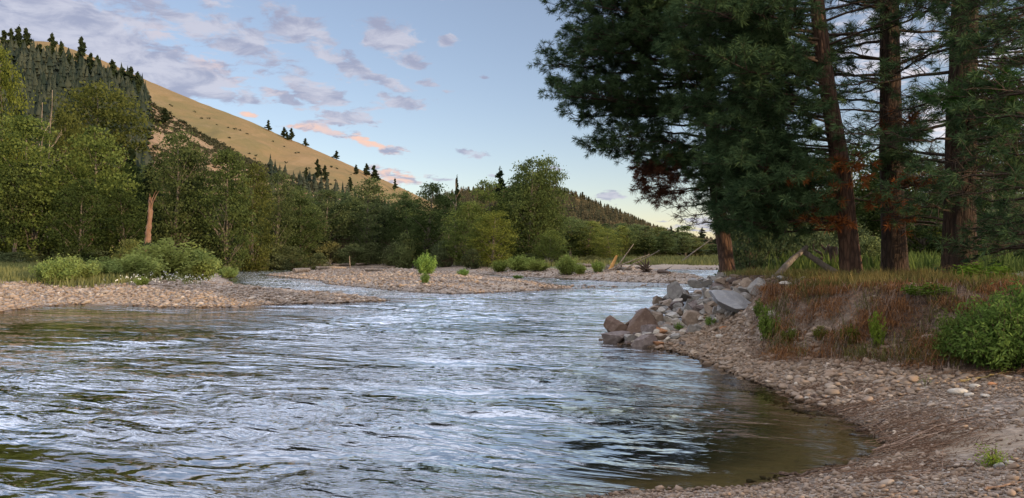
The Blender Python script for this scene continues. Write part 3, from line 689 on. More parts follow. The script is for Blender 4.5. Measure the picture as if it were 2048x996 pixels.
# --- dead wood standing in the left bank
def snag(px, base_d, top, r, label, forks=(), name='dead_snag', mat='pale', lean=0, col=None):
    x, y, z = at(px, base_d); h = CAMH + (HY - top) / F * y - z; rng = np.random.default_rng(int(px))
    g_ = G(); p = limb((0, 0, -.3), (lean, 0, h), rng, 10, 0, .018 if r > .3 else .03)
    pf = np.stack([np.interp(np.linspace(0, 9, 34), np.arange(10), p[:, c_]) for c_ in range(3)], -1); tube(g_, pf, np.linspace(r, r * .5, 34) * (1 + .10 * rng.standard_normal(34)), 11, rough=.12, rng=rng)
    t = thing(name, label, 'dead tree', (x, y, z)); g_.build('trunk', col or WOOD[mat], t, True)
    for (t0, ddx, ddz, rr2) in forks:
        k = int(t0 * 9); g2 = G(); q = limb(p[k], p[k] + np.array([ddx, rng.normal(0, .4), ddz]), rng, 7, .12, .12); tube(g2, q, np.linspace(rr2, .02, 7), 5)
        for m_ in range(4):
            s0 = q[2 + m_]; tube(g2, limb(s0, s0 + np.array([np.sign(ddx) * rng.random() * .9, rng.normal(0, .4), .3 + rng.random() * .9]), rng, 4, .05, .1), np.linspace(rr2 * .4, .012, 4), 4)
        g2.build('branch', col or WOOD[mat], t, True)
    return t
m_snag = bark_mat('broken_orange_wood', (.15, .088, .060), (.25, .165, .118), 4, (.20, .10, .06), .4, .03)
snag(291, 68, 395, .33, 'thick broken snag of bare orange wood with a splintered top on the left bank', [(.84, .20, 1.5, .13)], lean=.5, col=m_snag)
snag(92, 82, 205, .06, 'bare grey dead trunk with curling branches above the left wood', [(.7, -.9, 2.6, .07), (.8, 1.2, 2.4, .07)], lean=-.4)
snag(96, 84, 180, .05, 'thin dead pole with twigs left of the spreading cottonwood', [(.75, 1.3, 2.0, .05), (.6, .9, 1.2, .05)], lean=.5)
snag(913, 116, 358, .17, 'dead forked top with bare crooked branches left of the middle clump', [(.72, -1.6, 1.9, .09), (.62, -1.9, .9, .08), (.8, .8, 1.2, .06)], lean=-.1)
plant('pine1', 914, 356, 116, 26, 'small dark pine crown beside the bare forked top', color=DK)
snag(180, 76, 390, .2, 'short pale dead trunk showing under the bright cottonwood', [], lean=.2, col=m_snag)
snag(699, 104, 512, .1, 'short grey stump post on the bank of the side channel', [], name='stump_post')

# --- conifers on the hills
g = G(); rng = np.random.default_rng(77)
def mini_conifer(g, x, y, z, h, w, rng, tiers=6, a=None):
    """ragged far conifer: tiers of drooping pointed fans"""
    n = len(x); a = rng.random(n) if a is None else a
    for k in range(tiers):
        t = k / tiers; zt = z + h * (.12 + .82 * t); R_ = w * .5 * (1 - t)**.8 * (.75 + .5 * rng.random(n)); S = 7
        th = rng.random(n)[:, None] * 6.28 + np.arange(S)[None] / S * 6.28
        rad = R_[:, None] * (.55 + .75 * rng.random((n, S)))
        bx = x[:, None] + rad * np.cos(th); by = y[:, None] + rad * np.sin(th); bz = np.broadcast_to((zt - h * .03)[:, None], th.shape) + rng.normal(0, .015, th.shape) * h[:, None]
        ap = np.stack([x, y, zt + h * .24 * (1 + .2 * rng.random(n))], -1)
        v = np.concatenate([np.stack([bx, by, bz], -1), ap[:, None]], 1).reshape(-1, 3)
        base = (np.arange(n) * (S + 1))[:, None]; j = np.arange(0, S)[None]
        f = np.stack([base + j, base + (j + 1) % S, base + S + 0 * j], -1).reshape(-1, 3)
        g.add(v, f, np.repeat(np.clip(a + rng.normal(0, .1, n), 0, 1), S + 1))
def wood_mass(hill, name, label, n, pxr, accept, hr, wr, mat, seed, tiers=6):
    rng = np.random.default_rng(seed); P_, Y_ = rng.uniform(pxr[0], pxr[1], n * 3), rng.uniform(hill.dt, hill.dr * 1.04, n * 3)
    X_ = (P_ - CX) / F * Y_; Z_ = hill.z(X_, Y_); row = HY - (Z_ - CAMH) / Y_ * F; ok = accept(P_, row, Y_, rng.random(n * 3)) & (Z_ > 0)
    X_, Y_, Z_ = X_[ok][:n], Y_[ok][:n], Z_[ok][:n]; h = rng.uniform(*hr, len(X_)); w = h * rng.uniform(*wr, len(X_))
    g_ = G(); mini_conifer(g_, X_, Y_, Z_ - .5, h, w, rng, tiers); o = g_.build(name, mat); tag(o, label, 'trees', kind='stuff'); return o
m_hillfir = leaf_mat('hillside_conifer', (.020, .030, .024), (.058, .066, .046), .1, False)
m_farfir = leaf_mat('far_ridge_conifer', (.035, .038, .024), (.085, .070, .040), .1, False)
wood_mass(hillB, 'hillside_forest', 'dense dark conifer forest on the upper left slope', 1500, (-300, 300), lambda p, r, y, q: (p < 292 - (r - 170) * .0) & (q < .95) & (r < 420), (9, 15), (.42, .62), m_hillfir, 301)
wood_mass(hillB, 'draw_woods', 'dark conifers filling the draw at the foot of the golden hill', 190, (540, 900), lambda p, r, y, q: (r > 352 + (p - 600) * .22) & (q < .55), (6, 10), (.34, .5), m_hillfir, 302)
wood_mass(hillC, 'ridge_forest', 'conifer forest covering the far wooded ridge', 5200, (820, 1500), lambda p, r, y, q: q < .9, (9, 14), (.36, .5), m_farfir, 303, 3)
# single conifers one can point to on the open slopes and skylines
for i in range(4): proto('hillpine%d' % i, lambda: far_conifer(320 + i, 15, 6.5, .9, 30, .15, .4), 'brown', 'fir')
DIM['hillpine'] = (15, 6.0)
def hill_tree(hill, px, base, hpx, wpx, label, group=None, c=(.9, .9, .9), i=[0]):
    ys = np.linspace(hill.dt, hill.dr, 500); xs_ = (px - CX) / F * ys; zz = hill.z(xs_, ys); row = HY - (zz - CAMH) / ys * F
    k = int(np.argmax(row <= base)) if (row <= base).any() else int(np.argmin(row)); d = ys[k]
    i[0] += 1; t = plant('hillpine%d' % (i[0] % 4), px, row[k] - hpx, d, wpx, label, z=float(zz[k]) - .3, group=group, color=c, name='pine_tree')
for px, b_, h, w, lab in [(537, 262, 21, 12, 'lone pine on the bare skyline, highest of the few there'), (568, 275, 20, 12, 'left tree of the skyline trio'), (583, 282, 25, 13, 'right tree of the skyline trio, the largest'), (574, 279, 15, 9, 'middle tree of the skyline trio'),
        (611, 293, 16, 10, 'small pine on the skyline right of the trio'), (673, 319, 17, 12, 'lowest lone pine on the bare skyline')]: hill_tree(hillA, px, b_, h, w, lab, 'lone pines on the skyline')
for px, b_, h, w, lab in [(635, 360, 40, 16, 'tallest dark conifer on the lower golden slope'), (650, 364, 32, 14, 'conifer right beside the tallest one on the lower slope'), (613, 368, 32, 12, 'pointed conifer left of the tallest one on the lower slope'),
        (733, 352, 24, 14, 'conifer at the upper end of the lower slope'), (748, 366, 34, 20, 'bushy dark conifer on the lower slope end'), (712, 350, 20, 10, 'small conifer low on the slope near its end'), (790, 382, 24, 11, 'last conifer near the end of the golden hill'), (700, 385, 30, 13, 'conifer above the soft grey tree')]:
    hill_tree(hillA, px, b_, h, w, lab, 'conifers on the lower golden slope', (.75, .8, .85))
TOPS = [(8, 118, 56, 26), (22, 120, 60, 24), (38, 120, 66, 26), (52, 122, 64, 26), (80, 128, 40, 22), (104, 135, 66, 24), (122, 140, 56, 18), (163, 150, 74, 26), (182, 160, 52, 20), (195, 165, 52, 20), (224, 180, 58, 24), (246, 190, 52, 24), (262, 196, 60, 28), (275, 214, 66, 26), (140, 150, 40, 20), (212, 178, 40, 20)]
for i, (px, b_, h, w) in enumerate(TOPS): hill_tree(hillB, px, b_, h, w, 'tall dark conifer standing at the top edge of the hillside forest', 'conifers at the edge of the hillside forest', (.85, .92, .9))
for px, b_, h, w, lab in [(330, 250, 32, 24, 'single dark conifer on the rocky slope right of the forest'), (298, 207, 12, 9, 'tiny conifer at the top of the rocky slope'), (306, 250, 22, 10, 'narrow young conifer on the rocky slope'), (288, 250, 26, 14, 'dark young conifer at the forest side of the rocky slope')]:
    hill_tree(hillB, px, b_, h, w, lab, None, (.7, .78, .8))
hill_tree(hillC, 1165, 396, 15, 10, 'large lone pine on the crest of the far wooded ridge', None, (1.3, .9, .6))  # warm sunlight put into this pine's leaf tint
CR = list(range(1105, 1300, 8))
for i, px in enumerate(CR): hill_tree(hillC, px + (i * 5 % 5), hillC.s(px) + 1.0, 8 + (i * 7 % 5), 5, 'small conifer on the crest of the far wooded ridge', 'conifers on the far ridge crest', (1.4, 1.0, .7))  # low sun's warmth put into the leaf tint of the crest
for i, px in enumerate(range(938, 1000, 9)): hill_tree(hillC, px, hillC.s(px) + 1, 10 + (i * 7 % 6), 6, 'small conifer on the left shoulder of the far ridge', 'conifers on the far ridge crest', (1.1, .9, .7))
# sage and low shrubs dotted over the dry slopes
m_sage = leaf_mat('sagebrush_leaf', (.030, .034, .022), (.070, .072, .045), .1, False)
def sage(hill, name, label, n, pxr, acc, seed, sz):
    rng = np.random.default_rng(seed); P_, Y_ = rng.uniform(pxr[0], pxr[1], n * 4), rng.uniform(hill.dt, hill.dr, n * 4); X_ = (P_ - CX) / F * Y_; Z_ = hill.z(X_, Y_)
    row = HY - (Z_ - CAMH) / Y_ * F; cl = fbm(X_ * .03, Y_ * .02, seed, 3); ok = acc(P_, row, cl) & (Z_ > 0); X_, Y_, Z_ = X_[ok][:n], Y_[ok][:n], Z_[ok][:n]
    g_ = G(); n = len(X_); s = rng.uniform(*sz, n)
    for k in range(26):
        c = np.stack([X_, Y_, Z_ + s * .25], -1) + np.clip(rng.standard_normal((n, 3)), -1.6, 1.6) * (s * .26)[:, None] * np.array([1.3, 1.3, .8]); leaves(g_, rng, c, s.mean() * .42, rng.random(n), 0, 1.2)
    tag(g_.build(name, m_sage), label, 'shrubs', kind='stuff')
sage(hillB, 'sagebrush', 'dark sagebrush scattered over the rocky lower slope', 4200, (284, 760), lambda p, r, c: (c > -.35), 311, (.8, 2.0))
sage(hillB, 'spur_edge_shrubs', 'dark scrub along the upper edge of the rocky slope', 420, (288, 640), lambda p, r, c: (r < hillB.s(p) + 7), 313, (1.6, 3.4))
sage(hillA, 'hill_shrubs', 'few dark shrubs dotted over the golden slope', 150, (300, 900), lambda p, r, c: (c > .12) & (r > 505 - (505 - np.interp(p, [300, 900], [190, 420]))), 312, (1.2, 2.6))

# --- grass and herbs, one mass each
def tufts(name, label, pts, h, mat, rng, per=7, w=.012, spread=.16, lean=.35, kind='stuff', cat='grass', droop=0.0, dirv=None):
    g_ = G(); n = len(pts) * per; base = np.repeat(pts, per, 0) + rng.standard_normal((n, 3)) * np.array([spread, spread, .0])
    hh = np.repeat(h, per) * (.5 + .7 * rng.random(n)); th = rng.random(n) * 6.283; ln = lean * hh * (.3 + rng.random(n))
    d = np.stack([np.cos(th) * ln, np.sin(th) * ln, hh], -1)
    if dirv is not None: d = d + np.repeat(dirv, per, 0) * hh[:, None]
    mid_ = base + d * .55 + np.array([0, 0, .12]) * hh[:, None]; tip = base + d; tip[:, 2] -= droop * hh
    sx_ = np.stack([-np.sin(th), np.cos(th), 0 * th], -1) * w * (.6 + .8 * rng.random(n))[:, None]
    v = np.stack([base - sx_, base + sx_, mid_ + sx_ * .8, mid_ - sx_ * .8, tip], 1).reshape(-1, 3); i = np.arange(n)[:, None] * 5; a = np.repeat(rng.random(n), 5)
    nb = g_.n; g_.add(v, i + np.array([[0, 1, 2, 3]]), a); g_.f.append((i + np.array([[3, 2, 4]])).astype(np.int32) + nb)
    o = g_.build(name, mat); return tag(o, label, cat, kind=kind)
def scatter(n, xr, yr, f, seed):
    rng = np.random.default_rng(seed); x, y = rng.uniform(*xr, n), rng.uniform(*yr, n); z, inf = land(x, y, True); ok = f(x, y, z, inf, rng.random(n)); return np.stack([x, y, z], -1)[ok], rng
m_grass = leaf_mat('meadow_grass', (.10, .115, .04), (.24, .24, .10), .3, False)
m_lush = leaf_mat('lush_grass', (.050, .080, .020), (.12, .155, .045), .3, False)
m_dry = leaf_mat('dry_grass_and_needles', (.125, .058, .028), (.27, .135, .060), .2, False)
pts, rng = scatter(30000, (-60, -8), (34, 78), lambda x, y, z, i, q: (i['a'] > 5.5) & (q < sstep(fbm(x * .3, y * .3, 401, 3) + sstep(i['a'], 5, 12) * .9, .1, .6)) & (i['m'] > 1), 400)
tufts('bar_grass', 'pale green grass and herbs on the back of the left gravel bar', pts, rng.uniform(.2, .6, len(pts)), m_grass, rng, 5, .025, .25)
pts, rng = scatter(26000, (-45, 45), (88, 150), lambda x, y, z, i, q: (i['c'] > 4) & (q < sstep(i['c'] + 4 * fbm(x * .2, y * .2, 403, 3), 4, 9)), 402)
tufts('far_bank_grass', 'green grass along the far bank at the feet of the trees', pts, rng.uniform(.3, .9, len(pts)), m_grass, rng, 4, .05, .4)
# white flowers in the tall grass of the bar
pts, rng = scatter(1500, (-20.5, -15.5), (37, 40), lambda x, y, z, i, q: q < .07, 405)
g = G(); c = pts + np.array([0, 0, .45]) + rng.standard_normal(pts.shape) * .1; leaves(g, rng, np.repeat(c, 3, 0) + rng.standard_normal((len(c) * 3, 3)) * .03, .05, rng.random(len(c) * 3), 0, 1)
tag(g.build('white_flowers', leaf_mat('white_petal', (.7, .7, .66), (.8, .8, .76), .1, False)), 'small white flowers in the grass at the foot of the willow mound', 'flowers', kind='stuff')

# ================================================================== RIGHT BANK
def ico(sub):
    import bmesh
    bm = bmesh.new(); bmesh.ops.create_icosphere(bm, subdivisions=sub, radius=1.0)
    v = np.array([q.co[:] for q in bm.verts]); f = np.array([[w.index for w in q.verts] for q in bm.faces]); bm.free(); return v, f
ICO1, ICO2, ICO4 = ico(1), ico(2), ico(5)

def rock_mat(name, ca, cb, cc, lich=.0):
    m, t, b, o = newmat(name); v = objco(); n1 = noise(v, 2.2, 6, .6, .5); n2 = noise(v, 14, 5, .65); n3 = noise(v, 60, 3, .6)
    c = mixc(smooth(n1, .35, .65), ca, cb); c = mixc(smooth(n2, .52, .70) * .6, c, cc)
    spk = smooth(n3, .58, .70) * .35; c = mixc(spk, c, (.05, .045, .04)); setc(b, c)
    bump(n1 * .5 + n2 * .35 + n3 * .10, .55, .06, b); b.inputs['Roughness'].default_value = .8; return m
RK = {'grey': rock_mat('grey_granite', (.185, .175, .175), (.26, .25, .24), (.34, .32, .30)),
      'blue': rock_mat('blue_grey_slab_stone', (.22, .23, .26), (.30, .31, .34), (.38, .37, .36)),
      'brown': rock_mat('red_brown_boulder', (.105, .070, .058), (.155, .108, .088), (.22, .17, .14)),
      'tan': rock_mat('tan_stone', (.20, .155, .125), (.28, .225, .185), (.35, .30, .26)),
      'light': rock_mat('pale_stone', (.32, .29, .26), (.43, .40, .36), (.52, .49, .45)),
      'purple': rock_mat('purple_grey_stone', (.12, .095, .095), (.18, .15, .145), (.30, .26, .25)),
      'dark': rock_mat('dark_wet_stone', (.07, .06, .055), (.12, .10, .09), (.18, .16, .14)),
      'rust': rock_mat('rusty_orange_stone', (.30, .14, .07), (.38, .21, .12), (.28, .2, .14))}
def rock_mesh(name, seed, sx, sy, sz, mat, cuts=11, soft=.0):
    if soft == 0: sx, sy, sz = sx * 1.32, sy * 1.32, sz * 1.32
    rng = np.random.default_rng(seed); v = ICO4[0].copy()
    for i in range(cuts):
        n = nrm(rng.standard_normal(3) * np.array([1, 1, .9])); o_ = rng.uniform(.36, .74); d = v @ n - o_
        v = v - np.outer(np.where(d > 0, d * (1 - soft), 0), n)
    v = v + nrm(v) * (.045 * fbm(v[:, 0] * 1.7 + seed, v[:, 1] * 1.7 + v[:, 2] * 1.3, seed, 4))[:, None]
    v = v + nrm(v) * (.012 * fbm(v[:, 0] * 8 + seed, v[:, 1] * 8 + v[:, 2] * 6, seed + 3, 3))[:, None]
    g_ = G(); g_.add(v * np.array([sx, sy, sz]), ICO4[1]); return g_.mesh(name, mat, True)
def place_rock(px, py, w, h, mat, label, seed, rot=None, tilt=0.0, depth=.8, lift=0.0, name='rock', group=None, cuts=11, soft=0.0, dd=0.0, cat='rock'):
    """px,py = centre of the stone in the photo; it stands where the ray through its foot meets the bank"""
    x, y, z = hit(px, py + h * .30); y2 = y + dd; x2 = x * y2 / y
    if dd: z = float(land(np.array([x2]), np.array([y2]))[0])
    s = y2 / F; W_, H_ = w * s, h * s
    me = rock_mesh(name, seed, W_ * .56, W_ * .5 * depth, H_ * .60, RK[mat], cuts, soft)
    zc = CAMH - (py - HY) / F * y2 + lift
    o = bpy.data.objects.new(name, me); COL.objects.link(o); o.location = (x2, y2, max(zc, z + H_ * .10) if z < 1.4 else zc)
    o.rotation_euler = (tilt * .4, tilt, (random.Random(seed).uniform(-.5, .5) if rot is None else rot))
    return tag(o, label, cat, group)
def Z8(X, Y): return 1150 + X / 3.984, 500 + Y / 3.984
PILE = [
 (1295, 450, 370, 125, 'blue', -.30, 1.0, 'huge flat blue grey slab tilted on top of the rock pile'),
 (830, 352, 205, 145, 'grey', -.15, .9, 'large grey boulder at the upper left of the rock pile'),
 (325, 620, 155, 145, 'brown', .05, .9, 'dark red brown boulder at the water tip of the pile'),
 (325, 702, 210, 100, 'purple', .0, .8, 'flat dark stone half in the water at the tip of the pile'),
 (440, 712, 95, 95, 'grey', .4, .8, 'wedge stone between the flat tip stone and the dark wet one'),
 (545, 733, 145, 105, 'purple', .0, .8, 'dark purple stone at the water edge, right of the wedge stone'),
 (450, 600, 125, 95, 'brown', .1, .9, 'brown stone behind the red brown boulder'),
 (545, 590, 180, 190, 'brown', -.45, .85, 'tall red brown boulder leaning up in the middle of the pile'),
 (615, 642, 145, 85, 'purple', -.1, .8, 'flat purple stone below the leaning red brown boulder'),
 (670, 402, 100, 72, 'tan', .2, .9, 'rounded brown grey stone sticking out at the left edge of the pile'),
 (670, 552, 66, 100, 'tan', .6, .8, 'upright tan stone between the leaning boulder and a pale one'),
 (780, 525, 115, 62, 'light', -.1, .8, 'pale flat stone in the centre of the pile'),
 (920, 565, 165, 105, 'tan', -.15, .9, 'broad brown stone under the lavender one near the slab'),
 (905, 472, 110, 140, 'grey', -.7, .6, 'upright grey plate left of the tilted slab'),
 (975, 460, 125, 82, 'purple', -.2, .8, 'lavender grey stone resting against the upright plate'),
 (825, 470, 72, 62, 'grey', .2, .8, 'small grey block left of the upright plate'),
 (1100, 362, 78, 84, 'light', .5, .8, 'light grey egg shaped stone above the slab'),
 (1080, 225, 84, 56, 'grey', -.4, .8, 'dark grey stone at the very top of the pile'),
 (1170, 202, 100, 42, 'grey', .0, .8, 'low grey stone in front of the leaning pine trunk'),
 (1145, 247, 74, 54, 'light', -.5, .7, 'light grey stone just below the top of the pile'),
 (1170, 266, 120, 44, 'tan', -.25, .7, 'long tan stone below the light grey one at the top'),
 (1046, 268, 70, 62, 'grey', .2, .8, 'grey block next to the top stone, on its lower left'),
 (970, 280, 130, 62, 'grey', -.25, .8, 'long grey stone above the large grey boulder'),
 (890, 372, 92, 76, 'tan', -.5, .7, 'rusty tan stone against the right side of the large grey boulder'),
 (990, 345, 95, 62, 'tan', -.3, .8, 'tan stone in the upper middle of the pile'),
 (1040, 342, 74, 72, 'grey', .2, .8, 'grey stone left of the egg shaped one'),
 (1135, 325, 130, 52, 'grey', -.1, .8, 'flat grey stone behind the egg shaped one'),
 (1380, 272, 84, 92, 'tan', .9, .7, 'upright tan stone left of the dark boxy boulder'),
 (1325, 318, 95, 52, 'tan', .1, .8, 'small tan stone on the upper edge of the slab'),
 (1478, 292, 150, 92, 'grey', .0, .9, 'boxy boulder with a dark shaded face right above the slab'),
 (1290, 268, 130, 54, 'tan', -.1, .8, 'rusty stained flat stone left of the upright tan one'),
 (700, 425, 84, 52, 'grey', .0, .8, 'flat grey stone right behind the rounded one on the left edge'),
 (635, 462, 100, 54, 'tan', -.2, .8, 'flat tan stone on the left slope of the pile'),
 (590, 492, 100, 54, 'grey', -.3, .8, 'grey stone lower on the left slope of the pile'),
 (700, 482, 115, 60, 'grey', -.2, .8, 'grey stone in the middle of the left slope'),
 (745, 430, 84, 52, 'tan', -.1, .8, 'tan stone under the large grey boulder'),
 (800, 440, 95, 48, 'tan', -.4, .8, 'narrow tan stone leaning under the large grey boulder'),
 (815, 565, 70, 56, 'light', .3, .8, 'small pale stone below the flat pale one'),
 (735, 596, 80, 46, 'tan', .0, .8, 'small tan stone right of the purple flat one'),
 (690, 648, 115, 56, 'rust', .1, .8, 'rusty orange brown stone at the foot of the pile'),
 (700, 694, 110, 42, 'tan', .0, .8, 'flat tan stone below the rusty orange one'),
 (580, 696, 120, 46, 'light', .1, .8, 'pale stone above the dark purple one at the water'),
 (660, 748, 95, 40, 'rust', .0, .8, 'small orange brown stone at the water edge below the pile'),
 (750, 500, 70, 46, 'tan', -.5, .8, 'small brown stone above the flat pale one'),
 (550, 520, 125, 66, 'purple', -.35, .8, 'grey purple stone above the leaning red brown boulder'),
 (1062, 470, 74, 84, 'tan', .5, .7, 'brown stone tucked under the left end of the slab'),
 (1250, 392, 70, 34, 'brown', -.7, .6, 'narrow brown stone lying on the slab'),
 (1240, 350, 110, 50, 'tan', -.2, .8, 'tan stone behind the upper edge of the slab'),
 (1265, 208, 70, 36, 'tan', .0, .8, 'small tan stone in the grass behind the pile'),
 (1690, 276, 130, 36, 'light', -.15, .8, 'long pale stone at the top of the brown bank'),
 (1815, 244, 76, 38, 'light', .0, .9, 'white stone lying on the bank top'),
 (1660, 226, 76, 34, 'grey', .0, .8, 'grey stone in the grass left of the leaning log'),
 (1560, 522, 90, 54, 'light', .1, .9, 'pale round stone behind the small green bush'),
 (1430, 474, 40, 30, 'light', .1, .9, 'small pale stone just below the right end of the slab'),
 (1180, 622, 54, 34, 'rust', .1, .9, 'small orange red stone on the cobbles below the pile'),
 (1148, 690, 66, 34, 'light', .1, .9, 'pale cobble below the orange red stone'),
 (860, 745, 90, 26, 'dark', .0, .9, 'dark wet stone at the water line right of the pile')]
for i, (X, Y, w, h, m, tl, dp, lab) in enumerate(PILE):
    px, py = Z8(X, Y); place_rock(px, py, w / 3.984 * 1.04, h / 3.984 * 1.06, m, lab, 500 + i, tilt=-tl, depth=dp, cuts=15 if m == 'blue' else 12)
# filler stones wedged into the pile
rng = np.random.default_rng(9); POLY_PILE = [(1235, 684), (1300, 640), (1335, 598), (1370, 580), (1420, 558), (1450, 552), (1500, 570), (1520, 590), (1440, 640), (1400, 655), (1350, 680), (1290, 690)]
k = 0
while k < 130:
    px, py = rng.uniform(1235, 1520), rng.uniform(552, 690)
    if sdist(np.array([px]), np.array([py]), POLY_PILE)[0] < -4: continue
    w = rng.uniform(12, 27); place_rock(px, py, w, w * rng.uniform(.42, .68), ['tan', 'grey', 'grey', 'purple', 'light', 'grey'][k % 6], 'small angular stone wedged between the bigger rocks of the pile', 700 + k, tilt=rng.normal(0, .35), group='small stones wedged in the rock pile'); k += 1
# stones one can point to on the beach
for i, (px, py, w, h, m, lab) in enumerate([
  (1592, 769, 10, 9, 'light', 'round white cobble on the dark debris near the cove'), (1607, 773, 7, 6, 'tan', 'small tan cobble beside the round white one'), (1589, 789, 15, 9, 'light', 'pale cobble at the water line of the cove'),
  (1612, 797, 12, 7, 'light', 'pale cobble lying in the shallow water of the cove'), (1652, 794, 16, 9, 'grey', 'grey stone under the black driftwood at the cove'), (1856, 675, 26, 14, 'light', 'large white round stone under the overhanging dry roots'),
  (1877, 681, 18, 9, 'light', 'smaller white stone right of the large one under the roots'), (1834, 704, 11, 7, 'light', 'small white stone below the large white one'), (1775, 695, 9, 9, 'tan', 'small tan stone right of the yellow green sprout'),
  (1776, 720, 10, 6, 'light', 'pale cobble at the foot of the bank'), (1802, 724, 13, 6, 'light', 'flat pale cobble right of the gap in the bank'), (1848, 730, 13, 6, 'light', 'flat pale cobble below the twigs'),
  (1915, 783, 34, 14, 'light', 'largest white angular rock in the white stone patch of the beach'), (1940, 790, 22, 9, 'light', 'white rock right of the largest one in the patch'), (1985, 768, 18, 8, 'rust', 'orange tan stone at the upper edge of the white stone patch'),
  (1970, 792, 20, 8, 'light', 'white flat rock at the right of the patch'), (1920, 770, 14, 9, 'purple', 'pinkish stone at the top left of the white patch'), (1888, 790, 14, 5, 'tan', 'thin tan stone left of the white patch'), (1950, 772, 20, 8, 'light', 'white rock in the upper middle of the patch'),
  (2014, 755, 20, 9, 'light', 'white stone at the right above the patch'), (2036, 752, 16, 7, 'purple', 'pale pink stone at the right edge of the beach'), (2000, 932, 22, 14, 'grey', 'grey stone next to the green sprout'), (2020, 925, 20, 10, 'light', 'pale grey stone right of the green sprout'),
  (1787, 981, 15, 8, 'tan', 'tan cobble at the bottom of the photo'), (1843, 975, 12, 8, 'light', 'pinkish white cobble at the bottom of the photo'), (1800, 968, 14, 9, 'grey', 'grey cobble above the tan one at the bottom'), (1893, 967, 13, 7, 'grey', 'grey angular cobble at the bottom of the beach'),
  (1865, 768, 12, 6, 'tan', 'round cobble left above the white patch'), (1410, 612, 8, 6, 'light', 'tiny white stone under the slab')]):
    place_rock(px, py, w, h, m, lab, 800 + i, cuts=6, soft=.45, depth=.85, name='cobble')

# ------------------------------------------------------------------ cobbles and pebbles
m_cob, t, b, o = newmat('cobbles'); r_ = attr('rnd'); n_ = noise(pos(), 40, 3, .6)
c = ramp(r_, [(0, (.09, .062, .048)), (.15, (.17, .125, .095)), (.32, (.27, .20, .15)), (.5, (.21, .175, .145)), (.65, (.33, .25, .195)), (.8, (.27, .235, .21)), (.92, (.44, .37, .31)), (1, (.57, .51, .45))])
c = mixc(n_ * .35, c, (.20, .16, .13)); sp_ = t.nodes.new('ShaderNodeSeparateXYZ'); t.links.new(pos(), sp_.inputs[0])
mw = t.nodes.new('ShaderNodeMix'); mw.data_type = 'RGBA'; mw.blend_type = 'MULTIPLY'
t.links.new(((1 - smooth(E(sp_.outputs[2]), .02, .07)) * .85).v, mw.inputs[0]); t.links.new(c, mw.inputs[6]); mw.inputs[7].default_value = (.38, .33, .27, 1)
setc(b, mw.outputs[2]); b.inputs['Roughness'].default_value = .7; bump(n_, .3, .01, b)
m_cobd = m_cob.copy(); m_cobd.name = 'shaded_shore_cobbles'  # browner, darker variant of the cobble colours for beach, shore and bank
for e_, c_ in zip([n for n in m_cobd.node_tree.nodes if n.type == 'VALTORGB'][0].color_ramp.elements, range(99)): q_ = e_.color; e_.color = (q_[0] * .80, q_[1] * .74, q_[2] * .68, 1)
def cobbles(name, label, n, xr, yr, f, med, sig, seed, base=ICO1, flat=.55, emb=.25, mx=.2):
    rng = np.random.default_rng(seed)
    if xr is None:      # fan in front of the viewer, even per square metre
        th = rng.uniform(R(-5), R(37), n); rr = np.sqrt(rng.uniform(yr[0]**2, yr[1]**2, n)); x, y = rr * np.sin(th), rr * np.cos(th)
    else: x, y = rng.uniform(*xr, n), rng.uniform(*yr, n)
    z, inf = land(x, y, True); ok = f(x, y, z, inf, rng.random(n)); x, y, z = x[ok], y[ok], z[ok]; n = len(x)
    r = np.minimum(med * np.exp(sig * rng.standard_normal(n)), mx); bv, bf = base
    s = np.stack([r * rng.uniform(.9, 1.5, n), r * rng.uniform(.75, 1.1, n), r * rng.uniform(flat * .8, flat * 1.3, n)], -1)
    v = bv[None] * (1 + .16 * rng.standard_normal((n, len(bv), 1))) * s[:, None]
    a = rng.random(n) * 6.283; ca, sa = np.cos(a)[:, None], np.sin(a)[:, None]; tl = rng.normal(0, .25, n)[:, None]
    vx, vy, vz = v[..., 0] * ca - v[..., 1] * sa, v[..., 0] * sa + v[..., 1] * ca, v[..., 2] + v[..., 0] * tl
    v = np.stack([vx + x[:, None], vy + y[:, None], vz + (z + s[:, 2] * (1 - 2 * emb))[:, None]], -1)
    g_ = G(); g_.add(v.reshape(-1, 3), (bf[None] + (np.arange(n) * len(bv))[:, None, None]).reshape(-1, 3), np.repeat(rng.beta(1.6, 1.6, n), len(bv)))
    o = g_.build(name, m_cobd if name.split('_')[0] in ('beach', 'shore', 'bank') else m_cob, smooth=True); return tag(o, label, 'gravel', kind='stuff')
SANDY = lambda x, y: np.clip(np.exp(-(((x - 5.1) / 1.5)**2 + ((y - 8.2) / .6)**2)) * 1.1 * (.5 + fbm(x * 2, y * 2, 421, 3)) + sstep(fbm(x * .9, y * .9, 422, 3), -.05, .35) * sstep(x, 3.3, 4.6) * (y < 10.6) * (y > 7.0) * .5 + sstep(fbm(x * 1.3, y * 1.3, 425, 3), .15, .4) * .5, 0, 1)
IN_PILE = lambda x, y: sdist(CX + x / y * F, HY + (CAMH - land(x, y)) / y * F, POLY_PILE) > -2
near = lambda x, y, z, i, q: (~IN_PILE(x, y)) & (i['r'] > -.35) & (i['t'] < -.2) & (q > SANDY(x, y) * .97) & ((i['r'] > .0) | (q < .4) | (y > 12))
cobbles('beach_pebbles', 'small tan and grey pebbles covering the near beach', 80000, None, (4.4, 21), near, .0135, .38, 431, ICO1, .6, .2, .05)
cobbles('beach_cobbles', 'rounded river cobbles strewn over the near beach', 5200, None, (4.6, 24), near, .023, .40, 433, ICO2, .58, .3, .11)
